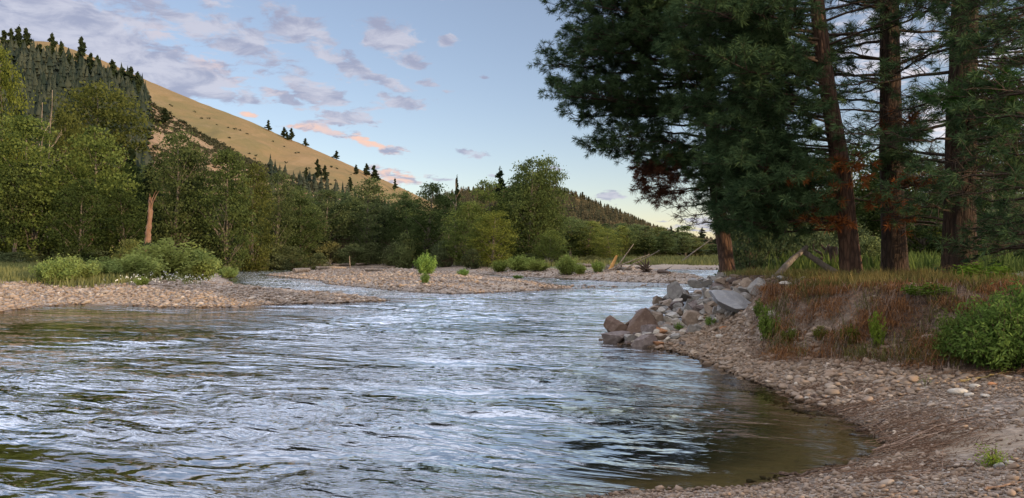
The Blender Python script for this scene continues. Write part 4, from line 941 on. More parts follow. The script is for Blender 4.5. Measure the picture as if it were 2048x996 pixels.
cobbles('shore_cobbles', 'pale rounded cobbles between the rock pile and the cove', 14000, (1.5, 8.5), (10.8, 22), lambda x, y, z, i, q: (i['r'] > -.3) & (i['t'] < -.2) & (~IN_PILE(x, y)) & (q > .1 + .5 * sstep(fbm(x * 1.2, y * 1.2, 441, 3), -.1, .4)), .034, .42, 435, ICO2, .55, .28, .095)
cobbles('bank_stones', 'stones and gravel embedded in the face of the brown bank', 9000, (5, 12), (10.5, 20), lambda x, y, z, i, q: (i['t'] > -.6) & (i['t'] < 1.2) & (x / y < .85) & (q < .5 * sstep(fbm(x * 1.1, y * 1.1, 443, 3), -.2, .3)), .026, .5, 442, ICO2, .6, .35, .10)
cobbles('bar_cobbles', 'tan river cobbles covering the left gravel bar', 60000, (-42, -3), (27, 54), lambda x, y, z, i, q: (i['a'] > -.3) & (i['a'] < 9 + 3 * fbm(x * .3, y * .3, 437, 2)) & (q > np.exp(-(((x + 18.2) / 2.0)**2 + ((y - 31.8) / 1.2)**2)) * 1.1), .052, .42, 436, ICO1, .5, .3, .2)
cobbles('island_cobbles', 'tan river cobbles covering the middle gravel island', 30000, (-30, 7), (38, 90), lambda x, y, z, i, q: (i['b'] > -.3) & (q > sstep(i['b'], .2, 2) * sstep(x, -2.5, .5) * (y < 47) * .6), .062, .42, 438, ICO1, .5, .3, .24)
cobbles('riffle_cobbles', 'cobbles breaking the surface in the shallow riffle beyond the island tip', 2600, (2, 16), (43, 60), lambda x, y, z, i, q: (i['m'] < 0) & (q < np.exp(-((y - 49 - .12 * x) / 3.2)**2) * np.exp(-((x - 7.5) / 5)**2) * 1.2), .11, .35, 440, ICO1, .5, .3, .26)
bpy.data.objects['riffle_cobbles'].location.z = .0
cobbles('far_bar_cobbles', 'pale cobbles on the far gravel bar', 22000, (-4, 30), (50, 100), lambda x, y, z, i, q: (i['c'] > -.2) & (i['c'] < 7) & (q > .3), .07, .4, 439, ICO1, .45, .3, .24)

# ------------------------------------------------------------------ ponderosa pines
m_pbark = bark_mat('ponderosa_bark', (.075, .045, .034), (.135, .078, .055), 7, (.022, .015, .012), 1.0, .05)
m_pbark2 = bark_mat('dark_pine_bark', (.036, .025, .020), (.072, .047, .035), 7, (.014, .010, .008), 1.0, .05)
m_branch = bark_mat('pine_branch_bark', (.045, .034, .028), (.085, .06, .045), 10, (.02, .015, .012), .5, .01)
m_needle = leaf_mat('pine_needles', (.028, .055, .028), (.080, .130, .058), .2, False)
m_needle2 = leaf_mat('bright_pine_needles', (.04, .10, .025), (.085, .18, .045), .25, False)
m_dead = leaf_mat('dead_orange_needles', (.11, .042, .018), (.22, .085, .032), .2, False)
m_dead2 = leaf_mat('dead_brown_needles', (.07, .035, .025), (.14, .065, .04), .2, False)

def tuft_geo(g_, rng, P_, D_, L=.225, n=34, w=.0060, back=.35):
    """starbursts of needles at points P_ along twig directions D_"""
    N = len(P_)
    if not N: return
    P2 = np.repeat(P_, n, 0); D2 = np.repeat(D_, n, 0); a = np.repeat(rng.random(N), n)
    P2 = P2 - D2 * (rng.random(len(P2)) * back * L)[:, None]
    d = nrm(D2 * .75 + nrm(rng.standard_normal(P2.shape)) * 1.0); l = (L * (.7 + .45 * rng.random(len(P2))))[:, None]
    s = nrm(np.cross(d, rng.standard_normal(d.shape))) * w
    tip = P2 + d * l; tip[:, 2] -= (.10 * l)[:, 0]
    v = np.stack([P2 - s * .6, P2 + s * .6, P2 + d * l * .6 + s, tip], 1)
    i = np.arange(len(P2))[:, None] * 4; g_.add(v.reshape(-1, 3), i + np.array([[0, 1, 2, 3]]), np.repeat(np.clip(a + rng.normal(0, .15, len(a)), 0, 1), 4))

def bough(gw, rng, p0, p1, r0, fol=1.0, sub=11, droop=-.05, twl=1.0, side=.42, upturn=.18, start=.22, tips=None, wig=.07, tw3=2):
    """one limb with side branches and twigs; returns tuft points and directions"""
    p0, p1 = np.asarray(p0, float), np.asarray(p1, float); L = np.linalg.norm(p1 - p0); n = 12
    ax = limb(p0, p1, rng, n, droop, wig); ax[:, 2] += upturn * L * (np.linspace(0, 1, n)**3) * .5
    tube(gw, ax, np.linspace(r0, max(.008, r0 * .14), n), 6 if r0 > .05 else 4, cap=False)
    TP, TD = [], []
    for k in range(sub):
        s = start + (1 - start) * (k + rng.random()) / sub; i = min(int(s * (n - 1)), n - 2); f = s * (n - 1) - i
        b0 = ax[i] * (1 - f) + ax[i + 1] * f; t_ = nrm(ax[i + 1] - ax[i]); ref = nrm(np.cross(t_, [0, 0, 1.0])) * (1 if k % 2 else -1)
        d = nrm(t_ * rng.uniform(.5, 1.1) + ref * rng.uniform(.5, 1.1) + np.array([0, 0, rng.normal(.12, .28)]))
        l = L * side * (1.15 - s * .75) * rng.uniform(.6, 1.15) * twl; l = max(l, .25)
        q = limb(b0, b0 + d * l, rng, 6, .04, .10); q[:, 2] += .10 * l * np.linspace(0, 1, 6)**2
        tube(gw, q, np.linspace(max(r0 * .26, .009), .005, 6), 3, cap=False)
        for m_ in range(tw3 + int(l * 2.6)):
            s2 = rng.uniform(.25, 1.0); j = min(int(s2 * 5), 4); c0 = q[j] + (q[j + 1] - q[j]) * (s2 * 5 - j); t2 = nrm(q[j + 1] - q[j])
            d2 = nrm(t2 + rng.standard_normal(3) * .65 + np.array([0, 0, .18])); l2 = rng.uniform(.15, .48) * twl
            e = c0 + d2 * l2; tube(gw, np.stack([c0, (c0 + e) / 2 + rng.standard_normal(3) * .02, e]), [.006, .005, .004], 3, cap=False)
            TP.append(e); TD.append(d2)
            if rng.random() < .45: TP.append((c0 + e) / 2); TD.append(d2)
        TP.append(q[-1]); TD.append(nrm(q[-1] - q[-2]))
    TP.append(ax[-1]); TD.append(nrm(ax[-1] - ax[-2]))
    TP, TD = np.array(TP), np.array(TD); ok = rng.random(len(TP)) < fol; return TP[ok], TD[ok]

def pine(name, label, seed, path, r0, boughs, bark, needle=None, group=None, nn=34):
    """path: trunk centre line in metres; boughs: (height, azimuth deg, length, rise, foliage, kind)"""
    rng = np.random.default_rng(seed); path = np.asarray(path, float); base = path[0].copy(); P0 = path - base
    zs = np.linspace(0, P0[-1, 2], 30); tr = np.stack([np.interp(zs, P0[:, 2], P0[:, 0]), np.interp(zs, P0[:, 2], P0[:, 1]), zs], -1)
    kk = np.array([.25, .5, .25])
    for _ in range(4):
        for c_ in (0, 1): tr[1:-1, c_] = np.convolve(tr[:, c_], kk, 'valid')
    rad = r0 * (1 - .5 * (zs / zs[-1])) ; rad[:3] *= np.array([1.22, 1.06, 1.01]); tr[0, 2] = -.3
    gt = G(); n_s = 28; tt = np.linspace(0, 1, 150); trf = np.stack([np.interp(tt, np.linspace(0, 1, 30), tr[:, c_]) for c_ in range(3)], -1); rf = np.interp(tt, np.linspace(0, 1, 30), rad)
    th = np.arange(n_s) / n_s * 2 * np.pi; TT, ZZ = np.meshgrid(th, trf[:, 2])
    rr2 = rf[:, None] * (1 + .07 * fbm(np.cos(TT) * 3 + seed, np.sin(TT) * 3 + ZZ * .6, seed, 4) + .05 * np.abs(gnoise(TT * 5 / 2, ZZ * 1.6, seed)))
    v = np.stack([trf[:, 0:1] + rr2 * np.cos(TT), trf[:, 1:2] + rr2 * np.sin(TT), np.broadcast_to(trf[:, 2:3], TT.shape)], -1)
    i = np.arange(149)[:, None] * n_s; j = np.arange(n_s)[None]; k_ = (j + 1) % n_s
    gt.add(v.reshape(-1, 3), np.stack([i + j, i + k_, i + n_s + k_, i + n_s + j], -1).reshape(-1, 4))
    root = thing(name, label, 'tree', tuple(base), group=group); gt.build('trunk', bark, root, True)
    gb = G(); gn = {k: G() for k in ('needles', 'bright', 'dead', 'brown')}
    for (z, az_, L, rise, fol, kind) in boughs:
        a = R(az_); k = np.interp(z - base[2], tr[:, 2], np.arange(30)); k0 = min(int(k), 28); c0 = tr[k0] + (tr[k0 + 1] - tr[k0]) * (k - k0)
        tip = c0 + np.array([math.sin(a) * L, math.cos(a) * L, rise * L])
        r_b = .012 * L + .008
        TP, TD = bough(gb, rng, c0, tip, r_b, fol, sub=int(5 + L * 2.6), droop=rng.uniform(-.03, .06), upturn=rng.uniform(0, .22), side=.36 if L > 3 else .45)
        tuft_geo(gn[kind], rng, TP, TD, n=nn)
    gb.build('branches', m_branch, root)
    for k, nm_, m_ in (('needles', 'needles', needle or m_needle), ('bright', 'fresh_needles', m_needle2), ('dead', 'dead_needles', m_dead), ('brown', 'dead_needles', m_dead2)):
        if gn[k].n: gn[k].build(nm_, m_, root)
    return root

def P3(px, py, d): return ((px - CX) / F * d, d, CAMH + (HY - py) / F * d)
def trunk_path(pts, d, ext=7.0):
    q = [P3(a, b_, d) for a, b_ in pts]; x0, y0, z0 = q[0]; z0 = float(land(np.array([x0]), np.array([y0]))[0]); q[0] = (x0, y0, z0)
    a, b_ = np.array(q[-2]), np.array(q[-1]); q.append(tuple(b_ + (b_ - a) / (b_ - a)[2] * ext)); return q
def zpx(py, d): return CAMH + (HY - py) / F * d
rng = np.random.default_rng(1234)
# azimuth: 0 = away from the viewer, 90 = right, 180 = towards the viewer, 270 = left
# 1: leaning pine over the pile, its crown reaching far left over the river
d1 = 27.0; bs = []
for py in range(-150, 250, 19):
    reach = np.interp(py, [-150, -60, 0, 40, 100, 190, 235, 250], [6.0, 6.0, 5.9, 5.2, 6.1, 6.1, 5.0, 3.9])
    for q in range(2): bs.append((zpx(py + rng.uniform(-8, 8), d1), 270 + rng.uniform(-26, 26), reach * rng.uniform(.80, 1.0), rng.uniform(-.08, .06), 1, 'needles'))
    bs.append((zpx(py, d1), 220 + rng.uniform(-25, 25), reach * .62, rng.uniform(-.05, .1), 1, 'needles')); bs.append((zpx(py, d1), rng.uniform(60, 170), 3.2, .05, .8, 'needles'))
for py, L, az_ in [(278, 4.3, 268), (300, 4.5, 272), (312, 4.0, 262), (296, 3.6, 250), (318, 3.4, 280), (330, 2.4, 240), (350, 2.2, 225)]: bs.append((zpx(py, d1), az_, L, rng.uniform(-.06, .02), 1, 'needles'))
for py, L, az_ in [(332, 2.7, 262), (352, 2.6, 270), (370, 2.7, 258), (388, 2.6, 272), (340, 2.3, 280), (398, 2.3, 265)]: bs.append((zpx(py - 20, d1), az_, L, -.18, 1, 'brown'))
for py, L, az_ in [(262, 2.4, 200), (330, 2.2, 190), (372, 2.0, 215), (400, 1.6, 205), (350, 2.6, 160), (300, 2.8, 170), (410, 2.0, 170), (440, 2.2, 150), (385, 2.2, 130)]: bs.append((zpx(py, d1), az_, L, rng.uniform(-.1, .05), 1, 'needles'))
for py in range(-40, 440, 27): bs.append((zpx(py, d1), rng.uniform(150, 235), rng.uniform(1.3, 2.6), rng.uniform(-.1, .1), 1, 'needles'))
for py in range(300, 458, 13): bs.append((zpx(py, d1), rng.uniform(95, 185), rng.uniform(1.8, 3.6), rng.uniform(-.14, .02), .95, 'needles'))
for py in range(60, 430, 26): bs.append((zpx(py, d1), rng.uniform(70, 140), rng.uniform(1.6, 3.0), rng.uniform(-.1, .1), .9, 'needles'))
for py, L, az_ in [(425, 1.6, 268), (445, 1.2, 275), (410, 2.0, 262)]: bs.append((zpx(py, d1), az_, L, -.12, .12, 'brown'))
pine('ponderosa_pine', 'leaning pine behind the rock pile whose crown reaches far out over the river', 1, trunk_path([(1458, 546), (1452, 500), (1438, 430), (1428, 330), (1420, 200), (1412, 60)], d1, 5), .28, bs, m_pbark)
# 2: reddish crooked trunk in the middle
d2 = 20.5; bs = []
for py in range(-170, 300, 24):
    L = np.interp(py, [-170, 0, 150, 300], [4.2, 4.6, 4.3, 3.6])
    bs.append((zpx(py, d2), 268 + rng.uniform(-30, 25), L * rng.uniform(.85, 1.05), rng.uniform(-.05, .16), 1, 'needles'))
    bs.append((zpx(py + 10, d2), 250 + rng.uniform(-18, 25), L * .72, rng.uniform(-.05, .12), 1, 'needles'))
    if py < 120: bs.append((zpx(py, d2), rng.uniform(20, 150), L * .6, .1, .25, 'needles'))
for py, L, az_ in [(320, 3.6, 262), (345, 3.2, 250), (372, 3.0, 240), (300, 3.4, 280), (395, 2.8, 262), (360, 2.8, 285), (415, 2.6, 235)]: bs.append((zpx(py, d2), az_, L, -.06, .9, 'needles'))
for py in range(300, 462, 11): bs.append((zpx(py, d2), rng.uniform(240, 292), rng.uniform(1.8, 3.6), rng.uniform(-.14, .02), .95, 'needles'))
for py, L, az_ in [(350, 2.3, 250), (370, 1.7, 215), (400, 2.0, 262), (430, 1.5, 230), (395, 1.4, 120), (330, .8, 190)]: bs.append((zpx(py, d2), az_, L, -.25, .45, 'dead'))
pine('ponderosa_pine', 'pine with a slender crooked reddish trunk, left of the two thick dark trunks', 2, trunk_path([(1704, 556), (1700, 500), (1692, 430), (1684, 340), (1668, 250), (1650, 150), (1640, 60), (1634, 0)], d2, 5), .27, bs, m_pbark)
# 3: straight dark trunk
d3 = 22.0; bs = []
for py in range(-150, 470, 19):
    az_ = rng.uniform(0, 360); L = rng.uniform(2.0, 3.9); bs.append((zpx(py, d3), az_, L, rng.uniform(-.18, .22), (.26 if not 140 < az_ < 220 else .03) if py > 60 else .45, 'needles'))
for py, L, az_ in [(150, 3.6, 275), (165, 3.0, 262), (60, 3.6, 282), (20, 3.4, 255), (120, 3.2, 268), (225, 2.8, 280)]: bs.append((zpx(py, d3), az_, L, .05, .55, 'needles'))
for py, L, az_ in [(300, 1.3, 185), (325, 1.2, 200), (285, 1.1, 170)]: bs.append((zpx(py, d3), az_, L, -.02, 1, 'needles'))
for py, L, az_ in [(248, 1.0, 182), (372, 1.2, 165), (440, 1.3, 195)]: bs.append((zpx(py, d3), az_, L, -.1, .5, 'dead'))
pine('ponderosa_pine', 'straight dark pine trunk standing between the crooked reddish one and the thickest one', 3, trunk_path([(1790, 546), (1786, 430), (1782, 300), (1780, 150), (1779, 0)], d3, 6), .35, bs, m_pbark2)
# 4: thickest trunk
d4 = 18.5; bs = []
for py in range(-200, 500, 17):
    az_ = rng.uniform(0, 360); L = rng.uniform(1.8, 3.6); bs.append((zpx(py, d4), az_, L, rng.uniform(-.2, .22), (.26 if not 130 < az_ < 235 else .02) if py > 0 else .4, 'needles'))
for py, L, az_ in [(130, 3.4, 62), (60, 3.6, 75), (30, 3.6, 80), (200, 3.2, 60), (290, 2.6, 88), (360, 2.6, 84)]: bs.append((zpx(py, d4), az_, L, .1, .5, 'needles'))
for py, L, az_ in [(205, 1.6, 186), (225, 1.5, 170), (240, 1.5, 205), (262, 1.3, 160), (230, 1.8, 225), (215, 1.6, 145)]: bs.append((zpx(py, d4), az_, L, -.02, 1, 'bright'))
pine('ponderosa_pine', 'thickest pine trunk, at the right, with bright green needle tufts before it', 4, trunk_path([(1918, 552), (1919, 430), (1921, 300), (1925, 150), (1930, 0)], d4, 6), .39, bs, m_pbark2)
# 5: limb of a pine beyond the right edge
d5 = 15.5; bs = []
for py in range(-220, 520, 22):
    bs.append((zpx(py, d5), rng.uniform(290, 345), rng.uniform(1.6, 2.8), rng.uniform(-.25, .2), .34, 'needles'))
pine('ponderosa_pine', 'pine just beyond the right edge of the photo reaching in with dark twiggy limbs', 5, trunk_path([(2150, 570), (2150, 300), (2145, 0)], d5, 5), .36, bs, m_pbark2)

# young growth and trees behind the pines
for k, px, top, d, w, c, lab in [
  ('brush0', 1500, 440, 31, 110, DK, 'dark leafy shrub right behind the leaning pine'), ('brush2', 1560, 430, 34, 120, DK, 'dark shrub thicket left of the leaning log'), ('brush3', 1625, 455, 36, 110, MID, 'shrub behind the leaning log'),
  ('brush1', 1480, 410, 38, 90, DK, 'taller dark shrub behind the leaning pine'), ('brush0', 1740, 478, 27, 80, BR, 'small leafy shrub between the reddish and the dark trunk'), ('brush2', 1700, 450, 44, 130, MID, 'shrub seen between the trunks far back'),
  ('brush3', 1850, 470, 48, 150, YG, 'light green shrub behind the dark trunk on the meadow edge'), ('brush1', 1985, 430, 44, 170, MID, 'green shrub right of the thickest trunk'), ('brush0', 2040, 400, 36, 130, MID, 'tall green shrub at the right edge behind the pines')]:
    plant(k, px, top, d, w, lab, 'shrub', color=c)
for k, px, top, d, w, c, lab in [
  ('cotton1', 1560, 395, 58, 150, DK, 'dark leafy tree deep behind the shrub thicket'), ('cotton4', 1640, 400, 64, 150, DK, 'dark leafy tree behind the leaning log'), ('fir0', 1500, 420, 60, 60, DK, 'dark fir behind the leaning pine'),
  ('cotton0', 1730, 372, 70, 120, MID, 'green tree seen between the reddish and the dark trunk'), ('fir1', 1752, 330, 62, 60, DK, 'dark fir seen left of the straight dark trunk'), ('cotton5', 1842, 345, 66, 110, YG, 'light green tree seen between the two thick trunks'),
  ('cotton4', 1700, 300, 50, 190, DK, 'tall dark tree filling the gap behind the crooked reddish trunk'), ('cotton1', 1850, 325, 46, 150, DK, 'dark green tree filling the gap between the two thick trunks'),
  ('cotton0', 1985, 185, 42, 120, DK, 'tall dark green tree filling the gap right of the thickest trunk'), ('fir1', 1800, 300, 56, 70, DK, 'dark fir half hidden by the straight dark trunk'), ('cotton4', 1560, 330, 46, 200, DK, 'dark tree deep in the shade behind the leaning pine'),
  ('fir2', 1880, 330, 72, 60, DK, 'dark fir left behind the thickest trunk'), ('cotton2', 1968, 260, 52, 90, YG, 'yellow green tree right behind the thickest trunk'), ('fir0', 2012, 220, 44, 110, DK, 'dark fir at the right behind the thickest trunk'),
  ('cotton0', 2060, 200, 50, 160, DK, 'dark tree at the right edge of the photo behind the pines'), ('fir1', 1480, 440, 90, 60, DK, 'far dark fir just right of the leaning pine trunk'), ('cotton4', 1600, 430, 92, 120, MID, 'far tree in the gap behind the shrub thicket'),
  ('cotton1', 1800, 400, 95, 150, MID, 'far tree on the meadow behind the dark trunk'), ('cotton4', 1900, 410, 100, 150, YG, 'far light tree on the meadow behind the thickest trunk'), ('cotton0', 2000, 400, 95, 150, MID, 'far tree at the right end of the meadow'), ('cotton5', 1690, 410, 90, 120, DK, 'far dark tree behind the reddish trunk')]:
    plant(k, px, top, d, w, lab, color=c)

# leaning logs and the dark stump behind the pile
def log(name, label, a, b_, r0, r1, mat, seed=0, sides=9, wig=.03, cat='log', branches=0, group=None, n=10, sag=0):
    rng = np.random.default_rng(seed); a, b_ = np.asarray(a, float), np.asarray(b_, float)
    g_ = G(); p = limb((0, 0, 0), b_ - a, rng, n, sag, wig); tube(g_, p, np.linspace(r0, r1, n), sides, rough=.05, rng=rng)
    o = g_.build(name, mat, smooth=True); o.location = a; tag(o, label, cat, group)
    for k in range(branches):
        s = p[rng.integers(2, n - 1)]; g2 = G(); tube(g2, limb(s, s + rng.standard_normal(3) * np.array([.5, .3, .4]) * np.linalg.norm(b_ - a) * .3 + np.array([0, 0, .1]), rng, 5, 0, .1), np.linspace(r1 * .7, .006, 5), 4); g2.build('branch_stub', mat, o, True)
    return o
m_greylog = bark_mat('weathered_grey_log', (.14, .12, .105), (.23, .20, .175), 8, (.10, .085, .07), .4, .01)
x0, y0, z0 = hit(1547, 555); tipA = P3(1613, 494, y0 + 1.0)
log('leaning_log', 'bare grey log leaning up to the right behind the rock pile', (x0, y0, z0 - .05), tipA, .10, .065, m_greylog, 31)
x1, y1, z1 = hit(1655, 551); log('leaning_log', 'second log leaning left so that it meets the first in an A shape', (x1, y0 + .9, z1 - .05), P3(1607, 503, y0 + 1.15), .11, .07, m_greylog, 32)
g = G(); rng = np.random.default_rng(33); x0, y0, z0 = at(1662, 27.5)
for k in range(14): tube(g, limb((rng.normal(0, .15), 0, .4), (rng.uniform(-.55, .75), rng.normal(0, .2), rng.uniform(.0, 1.05)), rng, 5, 0, .15), np.linspace(.11, .03, 5), 5)
tube(g, [(0, 0, -.1), (.05, 0, .45), (.1, 0, .9)], [.28, .22, .16], 9, rough=.12, rng=rng)
o = g.build('uprooted_stump', WOOD['brown'], smooth=True); o.location = (x0, y0, z0); tag(o, 'dark uprooted stump with ragged roots between the leaning logs and the reddish trunk', 'stump')

# ------------------------------------------------------------------ the brown bank: hanging needles, roots, grass
def bank_pts(n, xr, yr, cond, seed):
    return scatter(n, xr, yr, cond, seed)
out_dir = lambda p: nrm(np.stack([-np.ones(len(p)) * .55, -np.ones(len(p)) * .8, np.zeros(len(p))], -1))
pts, rng = bank_pts(26000, (5.2, 10.5), (11, 19), lambda x, y, z, i, q: (i['t'] > -.95 + .5 * fbm(x * 1.3, y * 1.3, 452, 3)) & (i['t'] < 1.6) & (x / y < .80) & (x / y > .345) & (q < sstep(fbm(x * 1.9, y * 1.9, 451, 4), -.30, .25)), 450)
tufts('dry_bank_litter', 'rusty brown dry grass and pine needles hanging over the bank edge', pts, rng.uniform(.06, .19, len(pts)) * (1 + 1.4 * np.clip(fbm(pts[:, 0] * 1.7, pts[:, 1] * 1.7, 453, 3), -.6, .8)), m_dry, rng, 7, .0035, .10, 1.6, droop=1.05, dirv=out_dir(pts) * .55 + np.array([0, 0, -.35]))
pts, rng = bank_pts(9000, (5.2, 12), (10.5, 19), lambda x, y, z, i, q: (i['t'] > -1.0) & (i['t'] < 1.4) & (x / y < .80) & (x / y > .35) & (q < sstep(fbm(x * .9, y * .9, 461, 3), .0, .35)), 460)
tufts('olive_bank_grass', 'olive green grass clumps on the face of the brown bank', pts, rng.uniform(.12, .38, len(pts)), leaf_mat('olive_bank_blade', (.07, .075, .022), (.18, .17, .06), .3, False), rng, 7, .004, .07, .7, droop=.3, dirv=out_dir(pts) * .35)
pts, rng = bank_pts(7000, (5.0, 12), (10.5, 19), lambda x, y, z, i, q: (i['t'] > -1.2) & (i['t'] < .9) & (x / y < .80) & (x / y > .33) & (q < .3 + .7 * sstep(fbm(x * 1.4, y * 1.4, 463, 3), -.3, .2)), 462)
tufts('bank_root_hair', 'grey brown dead rootlets drooping from the bank', pts, rng.uniform(.10, .34, len(pts)), leaf_mat('grey_rootlets', (.10, .075, .06), (.24, .185, .15), .0, False), rng, 4, .003, .07, 1.0, droop=1.2, dirv=out_dir(pts) * .6 + np.array([0, 0, -.3]))
pts, rng = bank_pts(9000, (5.4, 12), (11, 21), lambda x, y, z, i, q: (i['t'] > .6) & (i['t'] < 6) & (q < sstep(fbm(x * .7, y * .7, 455, 3), -.2, .4)), 454)
tufts('bank_top_grass', 'olive and rusty low grass on top of the bank under the pines', pts, rng.uniform(.10, .3, len(pts)), leaf_mat('olive_dry_grass', (.10, .09, .03), (.22, .17, .07), .3, False), rng, 5, .005, .1, .5)
pts, rng = bank_pts(9000, (4.2, 14), (19, 34), lambda x, y, z, i, q: (i['t'] > .8) & (q < .7), 456)
tufts('shaded_grass', 'grass under the trees behind the rock pile', pts, rng.uniform(.06, .2, len(pts)), m_grass, rng, 4, .008, .12, .5)
pts, rng = bank_pts(14000, (8, 40), (24, 80), lambda x, y, z, i, q: (i['t'] > 2) & (q < .8), 458)
tufts('meadow_grass', 'sunny green meadow grass seen between the trunks', pts, rng.uniform(.3, .8, len(pts)), m_lush, rng, 4, .03, .3, .4)
# green clumps on the bank face
for px, py, w, h, c, m_k, lab in [(1538, 690, 50, 84, (0.5, .62, .36), 'sprig0', 'small green bush growing on the cobbles left of the brown bank'), (1520, 640, 30, 46, (.5,.62,.4), 'sprig1', 'small green herb at the right end of the slab'),
      (1420, 655, 26, 26, (.7, .9, .6), 'sprig2', 'little green tuft in the cobbles below the slab'), (1358, 665, 20, 22, (.6, .8, .5), 'sprig0', 'tiny green tuft among the pile stones'), (1475, 632, 22, 16, (.7, .9, .6), 'sprig1', 'little green herb under the lower edge of the slab'),
      (1580, 690, 40, 40, (.45,.46,.28), 'sprig2', 'olive weed right of the small green bush'), (1700, 694, 44, 50, (.5,.47,.27), 'sprig1', 'olive grass clump in the middle of the brown bank'), (1755, 700, 34, 84, (.62,.74,.3), 'sprig0', 'yellow green sprout at the foot of the brown bank'),
      (1640, 684, 34, 36, (.5,.45,.28), 'sprig0', 'olive weed clump left of the hanging roots'), (1850, 596, 110, 34, (.35,.48,.22), 'sprig2', 'dark green plants on the bank top below the thickest trunk'), (1960, 570, 120, 50, (.42,.6,.25), 'sprig1', 'fresh green plants on the bank top at the right')]:
    plant(m_k, px, py - h, 0, w, lab, 'plant', color=c, base=py - 4)
# the big leafy willow at the right: stems, then long leaves
def leafy(name, label, px, base, top, w, seed, clumps, per, leaf, wood, mat, d=None):
    x, y, z = hit(px, base) if d is None else at(px, d); h = CAMH + (HY - top) / F * y - z; W_ = w / F * y
    rng = np.random.default_rng(seed); gw, gl = G(), G()
    for i in range(clumps):
        th = rng.random() * 6.283; r = W_ * .5 * rng.random()**.55; hh = h * (.35 + .65 * rng.random()) * math.sqrt(max(.05, 1 - (r / (W_ * .56))**2))
        tip = np.array([math.cos(th) * r, math.sin(th) * r * .8, hh]); b0 = np.array([math.cos(th), math.sin(th), 0]) * r * .35
        p = limb(b0, tip, rng, 6, .05, .10); tube(gw, p, np.linspace(.012, .003, 6), 3, cap=False)
        s = (.3 + .7 * rng.random(per)) * 5; k = np.minimum(s.astype(int), 4); c = p[k] + (p[k + 1] - p[k]) * (s - k)[:, None] + rng.standard_normal((per, 3)) * .05
        n = per; u = nrm(rng.standard_normal((n, 3)) + np.array([0, 0, -.5])); v_ = nrm(np.cross(u, rng.standard_normal((n, 3)))); q = leaf * (.6 + .7 * rng.random(n))[:, None]
        a = np.clip(rng.random() * .7 + rng.random(n) * .3, 0, 1)
        V_ = np.stack([c, c + u * q * .5 + v_ * q * .15, c + u * q, c + u * q * .5 - v_ * q * .15], 1); gl.add(V_.reshape(-1, 3), np.arange(4 * n).reshape(n, 4), np.repeat(a, 4))
    t_ = thing(name, label, 'bush', (x, y, z - .05)); gw.build('stems', wood, t_); gl.build('foliage', mat, t_); return t_
m_wil = leaf_mat('bright_willow_leaf', (.055, .10, .022), (.135, .205, .052), .35, False)
leafy('willow_bush', 'tall green leafy bush behind the large bright one at the right edge', 2075, 700, 530, 220, 905, 200, 90, .085, WOOD['brown'], m_wil)
leafy('willow_bush', 'large bright green leafy bush at the right edge of the beach', 2015, 732, 575, 250, 901, 260, 90, .085, WOOD['brown'], m_wil)
leafy('willow_bush', 'left lobe of low leafy bush beside the large bright one, above the white stones', 1925, 706, 610, 130, 902, 120, 70, .07, WOOD['brown'], leaf_mat('olive_willow_leaf', (.06, .09, .02), (.13, .17, .04), .3, False))
x, y, z = hit(1983, 934); g = G()
leafy('willow_sprout', 'small bright yellow green sprout standing alone on the near gravel', 1983, 934, 874, 34, 903, 16, 40, .035, WOOD['brown'], leaf_mat('sprout_leaf', (.12, .17, .02), (.22, .30, .05), .35, False))
leafy('weed', 'thin low weed among the pebbles left of the white patch', 1850, 770, 748, 30, 904, 8, 12, .03, WOOD['brown'], m_wil)

# root mats and single roots
m_root = bark_mat('dry_root', (.17, .11, .08), (.30, .21, .16), 14, (.09, .06, .045), .3, .005)
m_rootd = bark_mat('dark_root', (.055, .036, .028), (.12, .08, .06), 14, (.03, .02, .015), .3, .005)
def root_line(label, pix, r, mat=m_root, lift=.02, name='root', cat='root', group=None, branches=0):
    pts = []
    for a, b_ in pix: x, y, z = hit(a, b_); pts.append((x, y, z + lift))
    pts = np.array(pts); n = 16; s = np.linspace(0, len(pts) - 1, n); q = np.stack([np.interp(s, np.arange(len(pts)), pts[:, c_]) for c_ in range(3)], -1)
    for _ in range(2): q[1:-1] = .25 * q[:-2] + .5 * q[1:-1] + .25 * q[2:]
    rg = np.random.default_rng(int(pix[0][0] * 7 + pix[0][1])); q[1:-1] += rg.standard_normal((n - 2, 3)) * r * .5
    b0 = q[0].copy(); g_ = G(); tube(g_, q - b0, np.linspace(r, r * .3, n), 6, rough=.06, rng=rg); o = g_.build(name, mat, smooth=True); o.location = b0; tag(o, label, cat, group)
    for k in range(branches):
        i = rg.integers(3, n - 2); g2 = G(); tube(g2, limb(q[i] - b0, q[i] - b0 + rg.standard_normal(3) * np.array([.3, .3, .08]) + np.array([0, 0, .03]), rg, 5, 0, .12), np.linspace(r * .4, .002, 5), 4); g2.build('twig', mat, o, True)
    return o
